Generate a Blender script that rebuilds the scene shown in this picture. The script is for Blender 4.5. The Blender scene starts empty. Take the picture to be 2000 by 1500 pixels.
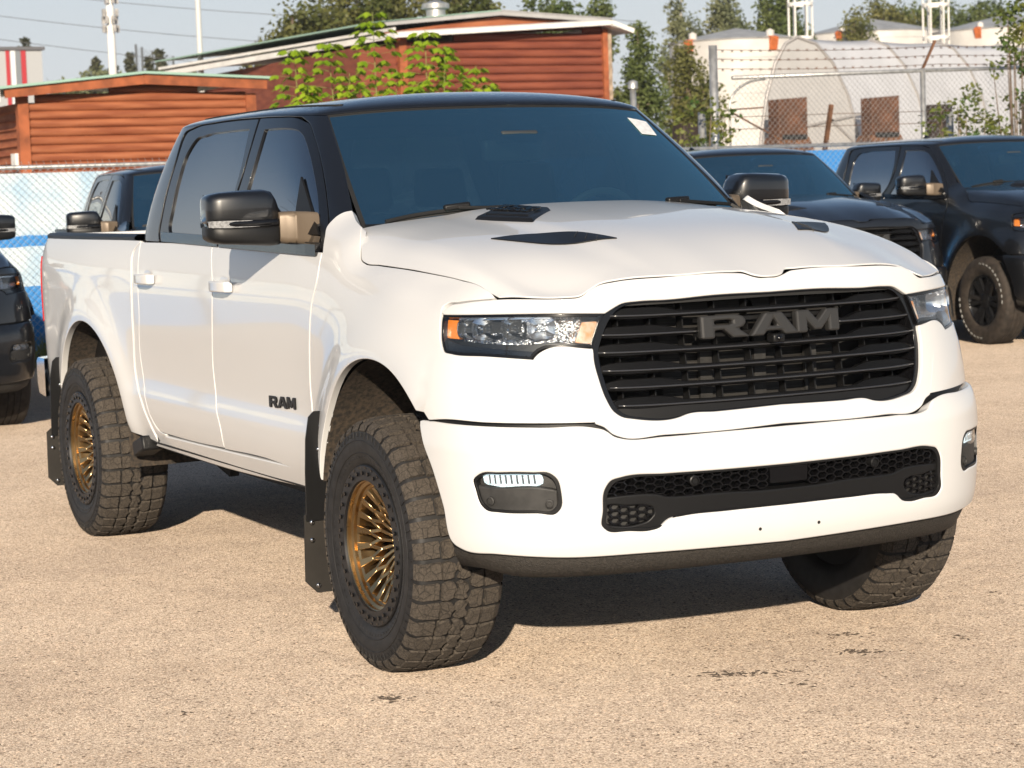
import bpy, bmesh, math, random
import numpy as np
from mathutils import Vector, Matrix
from mathutils.geometry import delaunay_2d_cdt
R=math.radians
rng=random.Random(7)
scene=bpy.context.scene
# ---------------------------------------------------------------- camera
GZ0=.024                                   # the truck frame sits this much above the ground
cam_d=bpy.data.cameras.new('camera');cam=bpy.data.objects.new('camera',cam_d);scene.collection.objects.link(cam)
CAMPOS=Vector((6.93491,-3.87771,1.60380+GZ0));YAW,PIT,ROL=R(154.12183),R(-5.07390),R(-1.99404)
fw=Vector((math.cos(YAW)*math.cos(PIT),math.sin(YAW)*math.cos(PIT),math.sin(PIT)))
r0=Vector((math.sin(YAW),-math.cos(YAW),0));u0=r0.cross(fw)
rr=math.cos(ROL)*r0+math.sin(ROL)*u0;uu=rr.cross(fw)
M=Matrix((rr,uu,-fw)).transposed().to_4x4();M.translation=CAMPOS;cam.matrix_world=M
cam_d.sensor_width=36;cam_d.lens=4347.955/2000*36;cam_d.clip_start=.1;cam_d.clip_end=3000
cam_d.dof.use_dof=True;cam_d.dof.focus_distance=7.6;cam_d.dof.aperture_fstop=9.0
scene.camera=cam
# ---------------------------------------------------------------- sky, sun, exposure
SUN_EL,SUN_AZ=R(18.5),R(-28)
w=bpy.data.worlds.new('World');scene.world=w;w.use_nodes=True
nt=w.node_tree;bg=nt.nodes['Background'];sky=nt.nodes.new('ShaderNodeTexSky');sky.sky_type='NISHITA'
sky.sun_disc=False;sky.sun_elevation=SUN_EL
sky.sun_rotation=math.pi/2-SUN_AZ           # rotation 0 looks along +Y, clockwise
sky.altitude=600;sky.air_density=1.0;sky.dust_density=1.0;sky.ozone_density=1.6
# wildfire smoke: an even pale veil, thick along the horizon and thinning overhead, all the way round
veil=nt.nodes.new('ShaderNodeMix');veil.data_type='RGBA';veil.inputs['B'].default_value=(7.0,7.2,7.7,1)
tcw=nt.nodes.new('ShaderNodeTexCoord');spw=nt.nodes.new('ShaderNodeSeparateXYZ');mrw=nt.nodes.new('ShaderNodeMapRange');mrw.interpolation_type='SMOOTHSTEP'
mrw.inputs[1].default_value=-.02;mrw.inputs[2].default_value=.34;mrw.inputs[3].default_value=.94;mrw.inputs[4].default_value=.03
nt.links.new(tcw.outputs['Generated'],spw.inputs[0]);nt.links.new(spw.outputs[2],mrw.inputs[0]);nt.links.new(mrw.outputs[0],veil.inputs['Factor'])
nt.links.new(sky.outputs[0],veil.inputs['A']);nt.links.new(veil.outputs['Result'],bg.inputs[0]);bg.inputs[1].default_value=.078
sl=bpy.data.lights.new('sun','SUN');sun=bpy.data.objects.new('sun',sl);scene.collection.objects.link(sun)
sl.energy=5.0;sl.angle=R(.6);sl.color=(1,.865,.69)
sd=Vector((math.cos(SUN_EL)*math.cos(SUN_AZ),math.cos(SUN_EL)*math.sin(SUN_AZ),math.sin(SUN_EL)))
sun.rotation_euler=sd.to_track_quat('Z','Y').to_euler()
vs=scene.view_settings;vs.view_transform='Standard';vs.look='None';vs.gamma=1;vs.exposure=.36;vs.use_curve_mapping=False
scene.cycles.use_denoising=True
scene.cycles.max_bounces=8;scene.cycles.transparent_max_bounces=24
scene.cycles.sample_clamp_indirect=4
# ---------------------------------------------------------------- materials
MATS={}
def mat(name,col=(.5,.5,.5),rough=.5,metal=0.,coat=0.,spec=.5,coat_rough=.03,noise=0.,nscale=8.,bump=0.,bscale=200.,bdist=.002,rvar=0.,emis=None,col2=None,nstretch=None,trans=0.,speck=0.):
    if name in MATS:return MATS[name]
    m=bpy.data.materials.new(name);m.use_nodes=True;n=m.node_tree.nodes;l=m.node_tree.links;p=n['Principled BSDF']
    p.inputs['Base Color'].default_value=(*col,1);p.inputs['Roughness'].default_value=rough;p.inputs['Metallic'].default_value=metal
    p.inputs['Coat Weight'].default_value=coat;p.inputs['Coat Roughness'].default_value=coat_rough;p.inputs['Specular IOR Level'].default_value=spec
    if trans:p.inputs['Transmission Weight'].default_value=trans
    tc=None
    if noise or bump or rvar or col2 or speck:
        tc=n.new('ShaderNodeTexCoord');src=tc.outputs['Object']
        if nstretch:
            mp=n.new('ShaderNodeMapping');mp.inputs['Scale'].default_value=nstretch;l.new(src,mp.inputs[0]);src2=mp.outputs[0]
        else:src2=src
    if noise or col2 or rvar:
        t=n.new('ShaderNodeTexNoise');t.inputs['Scale'].default_value=nscale;t.inputs['Detail'].default_value=6;l.new(src2,t.inputs['Vector'])
        if noise or col2:
            rp=n.new('ShaderNodeValToRGB');l.new(t.outputs[0],rp.inputs[0]);e=rp.color_ramp.elements
            c2=col2 or tuple(min(1,c*(1+noise)) for c in col);c1=col if col2 else tuple(c*(1-noise) for c in col)
            e[0].position=.35;e[1].position=.65;e[0].color=(*c1,1);e[1].color=(*c2,1)
            l.new(rp.outputs[0],p.inputs['Base Color'])
        if rvar:
            mr=n.new('ShaderNodeMapRange');mr.inputs[1].default_value=.3;mr.inputs[2].default_value=.7;mr.inputs[3].default_value=max(0,rough-rvar);mr.inputs[4].default_value=min(1,rough+rvar)
            l.new(t.outputs[0],mr.inputs[0]);l.new(mr.outputs[0],p.inputs['Roughness'])
    if bump:
        t2=n.new('ShaderNodeTexNoise');t2.inputs['Scale'].default_value=bscale;t2.inputs['Detail'].default_value=3;l.new(src,t2.inputs['Vector'])
        b=n.new('ShaderNodeBump');b.inputs['Strength'].default_value=bump;b.inputs['Distance'].default_value=bdist;l.new(t2.outputs[0],b.inputs['Height']);l.new(b.outputs[0],p.inputs['Normal'])
    if emis:
        p.inputs['Emission Color'].default_value=(*emis[0],1);p.inputs['Emission Strength'].default_value=emis[1]
    MATS[name]=m;return m
def glass_mat(name,tint,rough=.0,ior=1.5,attr=None,tint2=None,gloss=(1,1,1)):
    """thin glass sheet: clear tint behind a fresnel gloss"""
    m=bpy.data.materials.new(name);m.use_nodes=True;n=m.node_tree.nodes;l=m.node_tree.links
    for x in list(n):
        if x.type!='OUTPUT_MATERIAL':n.remove(x)
    o=[x for x in n if x.type=='OUTPUT_MATERIAL'][0]
    tr=n.new('ShaderNodeBsdfTransparent');tr.inputs[0].default_value=(*tint,1)
    gl=n.new('ShaderNodeBsdfGlossy');gl.inputs['Roughness'].default_value=rough;gl.inputs[0].default_value=(*gloss,1)
    fr=n.new('ShaderNodeFresnel');ge=n.new('ShaderNodeNewGeometry');mi=n.new('ShaderNodeMapRange');mi.inputs[3].default_value=ior;mi.inputs[4].default_value=1/ior;l.new(ge.outputs['Backfacing'],mi.inputs[0]);l.new(mi.outputs[0],fr.inputs[0])   # same sheet from both sides
    mx=n.new('ShaderNodeMixShader');l.new(fr.outputs[0],mx.inputs[0]);l.new(tr.outputs[0],mx.inputs[1]);l.new(gl.outputs[0],mx.inputs[2]);l.new(mx.outputs[0],o.inputs[0])
    if attr:
        a=n.new('ShaderNodeAttribute');a.attribute_name=attr;c=n.new('ShaderNodeMix');c.data_type='RGBA'
        l.new(a.outputs['Fac'],c.inputs['Factor']);c.inputs['A'].default_value=(*tint,1);c.inputs['B'].default_value=(*tint2,1);l.new(c.outputs['Result'],tr.inputs[0])
    MATS[name]=m;return m
# ---------------------------------------------------------------- objects
COL=scene.collection
def link(o,parent=None):
    COL.objects.link(o)
    if parent is not None:o.parent=parent
    return o
def tag(o,label=None,cat=None,group=None,kind=None):
    if label:o['label']=label
    if cat:o['category']=cat
    if group:o['group']=group
    if kind:o['kind']=kind
    return o
def empty(name,loc=(0,0,0),rz=0,label=None,cat=None,group=None):
    o=bpy.data.objects.new(name,None);COL.objects.link(o);o.location=loc;o.rotation_euler=(0,0,rz);o.empty_display_size=.2
    return tag(o,label,cat,group)
def obj(name,me,parent=None,*mats):
    o=bpy.data.objects.new(name,me);link(o,parent)
    if mats and not me.materials:
        for m in mats:me.materials.append(m)
    return o
def mesh(name,V,F,smooth=False,normals=None,sharp=None):
    me=bpy.data.meshes.new(name);me.from_pydata([tuple(map(float,v)) for v in V],[],F);me.update()
    if smooth:me.shade_smooth()
    if sharp is not None:
        me.shade_smooth();me.set_sharp_from_angle(angle=R(sharp))
    if normals is not None:
        me.shade_smooth();me.normals_split_custom_set_from_vertices([tuple(map(float,x)) for x in normals])
    return me
class MB:
    """collects simple solids, builds one mesh"""
    def __init__(s):s.v=[];s.f=[]
    def add(s,V,F):
        o=len(s.v);s.v+=[tuple(map(float,v)) for v in V];s.f+=[tuple(i+o for i in f) for f in F];return s
    def box(s,a,b):
        x0,y0,z0=a;x1,y1,z1=b
        return s.add([(x0,y0,z0),(x1,y0,z0),(x1,y1,z0),(x0,y1,z0),(x0,y0,z1),(x1,y0,z1),(x1,y1,z1),(x0,y1,z1)],[(0,3,2,1),(4,5,6,7),(0,1,5,4),(1,2,6,5),(2,3,7,6),(3,0,4,7)])
    def bar(s,p,q,w,h=None,up=(0,0,1),w2=None,h2=None):
        """rectangular bar from p to q"""
        h=h or w;w2=w2 or w;h2=h2 or h
        p=Vector(p);q=Vector(q);d=(q-p).normalized();sd=d.cross(Vector(up))
        if sd.length<1e-4:sd=d.cross(Vector((1,0,0)))
        sd.normalize();u=sd.cross(d)
        V=[]
        for c,a,b in((p,w,h),(q,w2,h2)):
            for i,j in((-1,-1),(1,-1),(1,1),(-1,1)):V.append(c+sd*(i*a/2)+u*(j*b/2))
        return s.add(V,[(0,3,2,1),(4,5,6,7),(0,1,5,4),(1,2,6,5),(2,3,7,6),(3,0,4,7)])
    def tube(s,pts,r,n=8,cap=True):
        pts=[Vector(p) for p in pts];rs=r if isinstance(r,(list,tuple)) else [r]*len(pts);V=[];F=[]
        a=None
        for i,p in enumerate(pts):
            d=(pts[min(i+1,len(pts)-1)]-pts[max(i-1,0)]).normalized()
            if a is None:
                a=d.cross(Vector((0,0,1)))
                if a.length<.01:a=d.cross(Vector((1,0,0)))
            a=(a-d*a.dot(d)).normalized();b=d.cross(a)
            for k in range(n):
                t=2*math.pi*k/n;V.append(p+(a*math.cos(t)+b*math.sin(t))*rs[i])
        for i in range(len(pts)-1):
            for k in range(n):F.append((i*n+k,i*n+(k+1)%n,(i+1)*n+(k+1)%n,(i+1)*n+k))
        if cap:F.append(tuple(range(n))[::-1]);F.append(tuple((len(pts)-1)*n+k for k in range(n)))
        return s.add(V,F)
    def lathe(s,prof,n=48,axis='y',closed=False,a0=0.,a1=2*math.pi):
        """prof list of (radius, along); axis y: circle in xz"""
        V=[];F=[];m=len(prof);full=abs(a1-a0-2*math.pi)<1e-6;nn=n if full else n+1
        for k in range(nn):
            t=a0+(a1-a0)*k/n
            for r,h in prof:
                c,sn=r*math.cos(t),r*math.sin(t)
                V.append((c,h,sn) if axis=='y' else ((h,c,sn) if axis=='x' else (c,sn,h)))
        for k in range(n):
            k2=(k+1)%nn
            for i in range(m-(0 if closed else 1)):
                j=(i+1)%m;F.append((k*m+i,k2*m+i,k2*m+j,k*m+j))
        return s.add(V,F)
    def prism(s,poly,f0,f1):
        """poly: 2D list, f0/f1 map 2D point to the two end faces"""
        n=len(poly);V=[f0(*p) for p in poly]+[f1(*p) for p in poly]
        return s.add(V,[tuple(range(n))[::-1],tuple(range(n,2*n))]+[(i,(i+1)%n,n+(i+1)%n,n+i) for i in range(n)])
    def mesh(s,name,smooth=False,sharp=None,fix=True):
        me=mesh(name,s.v,s.f,smooth=smooth)
        if fix:
            bm=bmesh.new();bm.from_mesh(me);bmesh.ops.recalc_face_normals(bm,faces=bm.faces);bm.to_mesh(me);bm.free()
        if sharp is not None:
            me.shade_smooth();me.set_sharp_from_angle(angle=R(sharp))
        return me
    def obj(s,name,parent,m,smooth=False,sharp=None,bevel=0,seg=2):
        o=obj(name,s.mesh(name,smooth,sharp),parent,m)
        if bevel:
            b=o.modifiers.new('bevel','BEVEL');b.width=bevel;b.segments=seg;b.limit_method='ANGLE';b.angle_limit=R(35);b.harden_normals=False
            if sharp is None:o.data.shade_smooth();o.data.set_sharp_from_angle(angle=R(50))
        return o
def copy_tree(o,parent=None):
    c=o.copy();COL.objects.link(c);c.parent=parent
    for ch in o.children:copy_tree(ch,c)
    return c
# ---------------------------------------------------------------- surface panels
def smooth_loop(pts,closed=True,step=.012):
    """Catmull-Rom through points (u,v,corner); corners stay sharp"""
    n=len(pts);out=[];P=[np.array(p[:2],float) for p in pts];c=[bool(p[2]) if len(p)>2 else False for p in pts]
    m=n if closed else n-1
    for i in range(m):
        a,b=P[i],P[(i+1)%n]
        p0=P[i-1] if (closed or i>0) else a;p3=P[(i+2)%n] if (closed or i+2<n) else b
        L=np.linalg.norm(b-a)
        def tang(q0,q1,q2):
            l0,l1=np.linalg.norm(q1-q0)+1e-9,np.linalg.norm(q2-q1)+1e-9
            return ((q1-q0)/l0*l1+(q2-q1)/l1*l0)/(l0+l1)*L
        ta=(b-a) if c[i] else tang(p0,a,b);tb=(b-a) if c[(i+1)%n] else tang(a,b,p3)
        k=max(1,int(math.ceil(L/step)))
        for j in range(k):
            t=j/k;t2=t*t;t3=t2*t
            out.append((2*t3-3*t2+1)*a+(t3-2*t2+t)*ta+(-2*t3+3*t2)*b+(t3-t2)*tb)
    if not closed:out.append(P[-1])
    return np.array(out)
def inpoly(poly,q):
    x,y=q[:,0],q[:,1];r=np.zeros(len(q),bool);n=len(poly)
    for i in range(n):
        (x0,y0),(x1,y1)=poly[i],poly[(i+1)%n]
        c=((y0>y)!=(y1>y))
        with np.errstate(all='ignore'):
            r^=c&(x<(x1-x0)*(y-y0)/(y1-y0+1e-300)+x0)
    return r
def snorm(S,u,v,flip=1):
    h=2e-3
    a=S(u+h,v)-S(u-h,v);b=S(u,v+h)-S(u,v-h)
    n=np.cross(a,b);n/=np.linalg.norm(n,axis=-1,keepdims=True)+1e-12
    return n*flip
def panel_mesh(name,S,loops,flip=1,su=.03,sv=.03,depth=.02,r=.003,mirror=False,off=0.,step=.012,both=False,scale=(1,1)):
    """mesh of a patch of surface S bounded by loops (outer, holes...) with a rolled edge"""
    Ls=[smooth_loop(l,step=step) if not isinstance(l,np.ndarray) else l for l in loops]
    if both: # close about the centre line: outer given for u>=0 with first/last points on u=0
        pass
    sc=np.array(scale)
    allp=[];edges=[];st=[]
    for L in Ls:
        o=len(allp);st.append((o,len(L)));allp+=[tuple(p*sc) for p in L];edges+=[(o+i,o+(i+1)%len(L)) for i in range(len(L))]
    A=np.array(allp);lo,hi=A.min(0),A.max(0);nu=int((hi[0]-lo[0])/su)+1;nv=int((hi[1]-lo[1])/sv)+1
    gx,gy=np.meshgrid(lo[0]+su*(np.arange(nu)+.5),lo[1]+sv*(np.arange(nv)+.5),indexing='ij');gx=gx+ (np.arange(nv)%2)[None,:]*su*.5
    q=np.stack([gx.ravel(),gy.ravel()],1)
    if len(q):
        k=inpoly(A[st[0][0]:st[0][0]+st[0][1]],q)
        for o,n in st[1:]:k&=~inpoly(A[o:o+n],q)
        q=q[k]
    if len(q):
        d=np.full(len(q),9.)
        for i in range(0,len(A),1):d=np.minimum(d,np.hypot(q[:,0]-A[i,0],q[:,1]-A[i,1]))
        q=q[d>.55*min(su,sv)]
    pts=[Vector(p) for p in allp]+[Vector(p) for p in q]
    vo,eo,fo,ov,oe,of=delaunay_2d_cdt(pts,edges,[],0,1e-6)
    vo=np.array([tuple(p) for p in vo]);F=np.array([tuple(f) for f in fo if len(f)==3])
    c=vo[F].mean(1);k=inpoly(A[st[0][0]:st[0][0]+st[0][1]],c)
    for o,n in st[1:]:k&=~inpoly(A[o:o+n],c)
    F=F[k]
    # map of original boundary points to output verts
    mp={}
    for j,l in enumerate(ov):
        for i in l:mp[i]=j
    uv=vo/sc
    P=S(uv[:,0],uv[:,1]);N=snorm(S,uv[:,0],uv[:,1],flip);P=P+N*off
    # orient triangles to normals
    t=np.cross(P[F[:,1]]-P[F[:,0]],P[F[:,2]]-P[F[:,0]]);s=(t*N[F[:,0]]).sum(1)<0
    F[s]=F[s][:,::-1]
    V=[p for p in P];NN=[n for n in N];faces=[tuple(f) for f in F]
    if depth:
        for li,(o,n) in enumerate(st):
            idx=[mp[o+i] for i in range(n)]
            B=P[idx];bn=N[idx];tg=np.roll(B,-1,0)-np.roll(B,1,0);tg/=np.linalg.norm(tg,axis=1,keepdims=True)+1e-12
            lat=np.cross(tg,bn);lat/=np.linalg.norm(lat,axis=1,keepdims=True)+1e-12
            # outward sign from the polygon's turn
            L2=A[o:o+n];ar=np.sum(L2[:,0]*np.roll(L2[:,1],-1)-np.roll(L2[:,0],-1)*L2[:,1])
            # is uv orientation same as normal orientation?
            du=(S(uv[idx[0],0]+1e-3,uv[idx[0],1])-S(uv[idx[0],0],uv[idx[0],1]));dv=(S(uv[idx[0],0],uv[idx[0],1]+1e-3)-S(uv[idx[0],0],uv[idx[0],1]))
            same=np.dot(np.cross(du,dv),bn[0])>0
            sg=1 if (ar>0)==same else -1
            if li>0:sg=-sg
            lat=lat*sg
            b0=len(V)
            for ring,(dl,dd,nn) in enumerate(((r*.7,r*.3,bn*.7+lat*.7),(r,r,lat),(r,depth,lat))):
                for p,a,m,nv_ in zip(B,lat,bn,nn):
                    V.append(p+a*dl-m*dd);NN.append(nv_)
            rings=[idx]+[[b0+k*n+i for i in range(n)] for k in range(3)]
            for k in range(3):
                for i in range(n):
                    j=(i+1)%n;f=(rings[k][i],rings[k][j],rings[k+1][j],rings[k+1][i])
                    pa=[np.array(V[x]) for x in f];fn=np.cross(pa[2]-pa[0],pa[3]-pa[1])
                    if np.dot(fn,NN[f[0]]+NN[f[2]])<0:f=f[::-1]
                    faces.append(f)
    V=np.array(V);NN=np.array(NN);NN/=np.linalg.norm(NN,axis=1,keepdims=True)+1e-12
    if mirror:
        V=V*np.array([1,-1,1]);NN=NN*np.array([1,-1,1]);faces=[f[::-1] for f in faces]
    return V,faces,NN
def panel(name,S,loops,parent,m,**k):
    V,F,N=panel_mesh(name,S,loops,**k)
    return obj(name,mesh(name,V,F,normals=N),parent,m)
def panel2(name,S,loops,parent,m,**k):
    """one part whose two mirrored halves meet on the centre line"""
    a=panel_mesh(name,S,loops,**k);b=panel_mesh(name,S,loops,mirror=True,**k)
    o=len(a[0]);V=np.r_[a[0],b[0]];N=np.r_[a[2],b[2]];F=a[1]+[tuple(i+o for i in f) for f in b[1]]
    return obj(name,mesh(name,V,F,normals=N),parent,m)
def grid_mesh(name,P,N=None,flipn=False,thick=0):
    nu,nv=P.shape[:2];V=P.reshape(-1,3);F=[]
    for i in range(nu-1):
        for j in range(nv-1):
            f=(i*nv+j,(i+1)*nv+j,(i+1)*nv+j+1,i*nv+j+1);F.append(f[::-1] if flipn else f)
    return mesh(name,V,F,smooth=True)
# ---- truck surfaces
#RBF
WRC,WRW=[(0.9540,1.2569),(0.9725,1.2694),(1.0230,1.2863),(1.0940,1.2967),(1.1715,1.3054),(1.2630,1.3131),(1.3515,1.3209),(1.4615,1.3294),(1.5760,1.3362),(1.6735,1.3417),(1.7760,1.3455),(1.8950,1.3509),(1.9290,1.3629)],[0.00063,0.00037,0.00013,0.00439,0.01116,0.00896,0.00063,-0.00372,-0.00134,0.00901,0.00662,-0.00587,0.00284]
HRC,HRW=[(0.8553,0.0254),(0.8523,0.0561),(0.8462,0.0867),(0.8438,0.1273),(0.8374,0.2470),(0.8256,0.3620),(0.8133,0.4478),(0.7982,0.5315),(0.7895,0.5818),(0.7844,0.6160),(0.7744,0.6548),(0.7641,0.6784),(0.7324,0.7339),(0.6926,0.7856),(0.6506,0.8276),(0.6057,0.8614),(0.5864,0.8642),(0.5381,0.8711),(0.4789,0.8790),(0.4161,0.8858),(0.3347,0.8938),(0.2507,0.9015),(0.1464,0.9105),(0.0360,0.9182),(-0.0595,0.9242),(-0.1600,0.9293),(-0.2774,0.9342),(-0.3112,0.9353),(-0.3551,0.9189),(-0.3814,0.9056)],[-0.01193,-0.00611,-0.00031,0.00554,0.00113,-0.01106,-0.00460,0.00483,0.00530,0.00297,-0.00130,-0.00412,-0.00912,-0.00922,-0.00509,0.00090,0.00313,0.00773,0.00999,0.00768,0.00095,-0.00283,0.00207,0.00727,0.00066,-0.01104,-0.00813,-0.00273,0.00842,0.01559]
#END
# ---------- splines
class Spl:
    """natural cubic spline (vector valued) on knots k"""
    def __init__(s,k,v):
        k=np.asarray(k,float);v=np.asarray(v,float)
        if v.ndim==1:v=v[:,None]
        n=len(k);h=np.diff(k);A=np.zeros((n,n));b=np.zeros((n,v.shape[1]))
        A[0,0]=A[-1,-1]=1
        for i in range(1,n-1):
            A[i,i-1]=h[i-1];A[i,i]=2*(h[i-1]+h[i]);A[i,i+1]=h[i]
            b[i]=6*((v[i+1]-v[i])/h[i]-(v[i]-v[i-1])/h[i-1])
        s.k,s.v,s.h,s.m=k,v,h,np.linalg.solve(A,b)
    def __call__(s,x):
        x=np.asarray(x,float);sh=x.shape;x=np.clip(x.ravel(),s.k[0],s.k[-1])
        i=np.clip(np.searchsorted(s.k,x,side='right')-1,0,len(s.h)-1)
        h=s.h[i][:,None];a=(s.k[i+1]-x)[:,None];b=(x-s.k[i])[:,None]
        r=(s.m[i]*a**3+s.m[i+1]*b**3)/(6*h)+(s.v[i]/h-s.m[i]*h/6)*a+(s.v[i+1]/h-s.m[i+1]*h/6)*b
        return r.reshape(sh+(s.v.shape[1],)) if s.v.shape[1]>1 else r.reshape(sh)
def pch(k,v,x):
    """monotone (pchip) interpolation"""
    k=np.asarray(k,float);v=np.asarray(v,float);h=np.diff(k);d=np.diff(v)/h
    m=np.zeros(len(k));m[0]=d[0];m[-1]=d[-1]
    for i in range(1,len(k)-1):
        if d[i-1]*d[i]>0:
            w1=2*h[i]+h[i-1];w2=h[i]+2*h[i-1];m[i]=(w1+w2)/(w1/d[i-1]+w2/d[i])
    x=np.clip(x,k[0],k[-1]);i=np.clip(np.searchsorted(k,x,side='right')-1,0,len(h)-1)
    t=(x-k[i])/h[i];t2=t*t;t3=t2*t
    return (2*t3-3*t2+1)*v[i]+(t3-2*t2+t)*h[i]*m[i]+(-2*t3+3*t2)*v[i+1]+(t3-t2)*h[i]*m[i+1]
def sstep(a,b,x):
    t=np.clip((x-a)/(b-a),0,1);return t*t*(3-2*t)
# ---------- plan curves: half outlines from the front centre round to the tail (y given positive, built at -y)
def plan(pts):
    p=np.array(pts,float);k=np.r_[0,np.cumsum(np.hypot(*np.diff(p,axis=0).T))]
    return Spl(k,p)
CB=plan([(.885,0),(.878,.2),(.857,.4),(.828,.55),(.806,.63),(.772,.71),(.715,.80),(.645,.88),(.565,.94),(.47,.98),(.35,1.003),(.2,1.018),(0,1.024),(-.25,1.018),(-.5,1.004),(-.75,.998),(-1.2,.998),(-1.9,.998),(-2.6,.997),(-3.0,1.0),(-3.4,1.012),(-3.67,1.016),(-3.95,1.012),(-4.25,1.002),(-4.5,.99),(-4.66,.972),(-4.74,.94),(-4.78,.89),(-4.795,.82)])
CF=plan([(.965,0),(.955,.25),(.925,.5),(.875,.7),(.80,.84),(.72,.93),(.63,.99),(.53,1.025),(.42,1.042),(.30,1.05),(.1,1.05)])
def tx(C,x):
    """t on plan C where the curve reaches x (side part)"""
    tt=np.linspace(0,C.k[-1],4000);xx=C(tt)[:,0];j=np.argmin(xx*0) 
    return np.interp(-np.asarray(x,float),-xx,tt)
def nrm(C,t):
    e=1e-3;t=np.clip(np.asarray(t,float),e,C.k[-1]-e);d=C(t+e)-C(t-e);d/=np.linalg.norm(d,axis=-1,keepdims=True)
    # travelling front->side->rear with y positive: outward normal
    return np.stack([d[...,1],-d[...,0]],-1)
PROF={ # station t : (z, outward offset)
'front':((.70,.05),(.80,.045),(.9,.036),(1.0,.02),(1.1,0),(1.2,-.012),(1.25,-.02),(1.30,-.032),(1.34,-.06)),
'corner':((.70,.045),(.80,.05),(.9,.045),(1.0,.03),(1.1,.0),(1.17,-.012),(1.21,-.026),(1.235,-.045),(1.258,-.072),(1.285,-.106),(1.31,-.145)),
'fender':((.45,-.02),(.7,.0),(.9,.004),(1.05,.002),(1.15,-.004),(1.22,-.018),(1.27,-.040),(1.30,-.064),(1.33,-.098),(1.36,-.142),(1.40,-.21)),
'cowl':((.45,-.02),(.70,-.004),(.9,-.004),(1.1,0),(1.25,-.01),(1.33,-.026),(1.38,-.046),(1.43,-.076),(1.48,-.120),(1.525,-.17),(1.56,-.22)),
'door':((.45,-.06),(.52,-.035),(.58,-.016),(.66,-.005),(.722,-.004),(.748,-.010),(.80,-.0145),(.92,-.010),(1.05,-.003),(1.18,0),(1.28,-.008),(1.34,-.018),(1.39,-.032),(1.43,-.05),(1.50,-.09)),
'bed':((.45,-.05),(.60,-.02),(.75,-.008),(.95,0),(1.15,.003),(1.27,0),(1.34,-.012),(1.39,-.028),(1.43,-.05),(1.5,-.1))}
ST=[(0,'front'),(.78,'front'),(1.18,'corner'),(1.55,'fender'),(1.66,'fender'),(2.12,'cowl'),(2.42,'door'),(4.45,'door'),(4.75,'bed'),(8,'bed')]
RA=.612; WZ=.43; ARX=(0.0,-3.672)
def arch_r(x,z,xc,):
    return np.hypot((x-xc),(z-WZ))
def offW0(t,z):
    r=np.zeros(np.broadcast(t,z).shape);t=np.broadcast_to(t,r.shape);z=np.broadcast_to(z,r.shape)
    P={k:pch([a for a,_ in v],[b for _,b in v],z) for k,v in PROF.items()}
    for (t0,a),(t1,b) in zip(ST[:-1],ST[1:]):
        m=(t>=t0)&(t<=t1);w=sstep(t0,t1,t)
        r=np.where(m,P[a]*(1-w)+P[b]*w,r)
    return r
# the blended sections, smoothed on a grid so that the sheet metal stays fair
_TG=np.arange(-.2,6.62,.02);_ZG=np.arange(.40,1.62,.01)
def _blur(A,sg,ax):
    n=int(3*sg)+1;k=np.exp(-.5*(np.arange(-n,n+1)/sg)**2);k/=k.sum()
    P=np.pad(A,[(n,n) if a==ax else (0,0) for a in range(2)],mode='edge')
    return sum(w*np.take(P,np.arange(i,i+A.shape[ax]),axis=ax) for i,w in enumerate(k))
_OT=_blur(_blur(offW0(np.abs(_TG)[:,None],np.clip(_ZG,.45,1.56)[None,:]),4.,0),1.3,1)
def _cr(f):
    return (-.5*f+f*f-.5*f**3,1-2.5*f*f+1.5*f**3,.5*f+2*f*f-1.5*f**3,-.5*f*f+.5*f**3)
def offW(t,z):
    t,z=np.broadcast_arrays(np.asarray(t,float),np.asarray(z,float))
    a=np.clip((t-_TG[0])/.02,1,len(_TG)-3.001);b=np.clip((z-_ZG[0])/.01,1,len(_ZG)-3.001)
    i=a.astype(int);j=b.astype(int);wa=_cr(a-i);wb=_cr(b-j);r=0
    for p in range(4):
        for q in range(4):r=r+wa[p]*wb[q]*_OT[i+p-1,j+q-1]
    for (tc,zc),w in zip(WRC,WRW):r=r+w*np.exp(-((t-tc)/.13)**2-((z-zc)/.045)**2)
    return r
def W(t,z):
    t=np.asarray(t,float);z=np.asarray(z,float)
    c=CB(t);n=nrm(CB,t);o=offW(t,z)
    for xc in ARX:
        d=np.hypot(c[...,0]-xc,z-WZ)-RA
        lip=.026*np.exp(-(np.clip(d,0,None)/.11)**2)*sstep(.35,.6,z)
        o=o+np.where(t>1.2,lip,0)
    p=c+n*o[...,None]
    return np.stack([p[...,0],-p[...,1],np.broadcast_to(z,o.shape)],-1)
def offF(t,z):
    f=pch([.30,.38,.43,.50,.60,.70,.78,.82,.86,.90],[-.16,-.07,-.035,-.012,-.004,0,-.003,-.012,-.035,-.09],z)
    s=pch([.30,.38,.43,.50,.60,.70,.78,.82,.86,.90],[-.10,-.05,-.03,-.012,-.004,0,-.002,-.008,-.02,-.06],z)
    w=sstep(.7,1.2,t);return f*(1-w)+s*w
def Bp(t,z):
    t=np.asarray(t,float);z=np.asarray(z,float);c=CF(t);n=nrm(CF,t);o=offF(t,z);p=c+n*o[...,None]
    return np.stack([p[...,0],-p[...,1],np.broadcast_to(z,o.shape)],-1)
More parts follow.
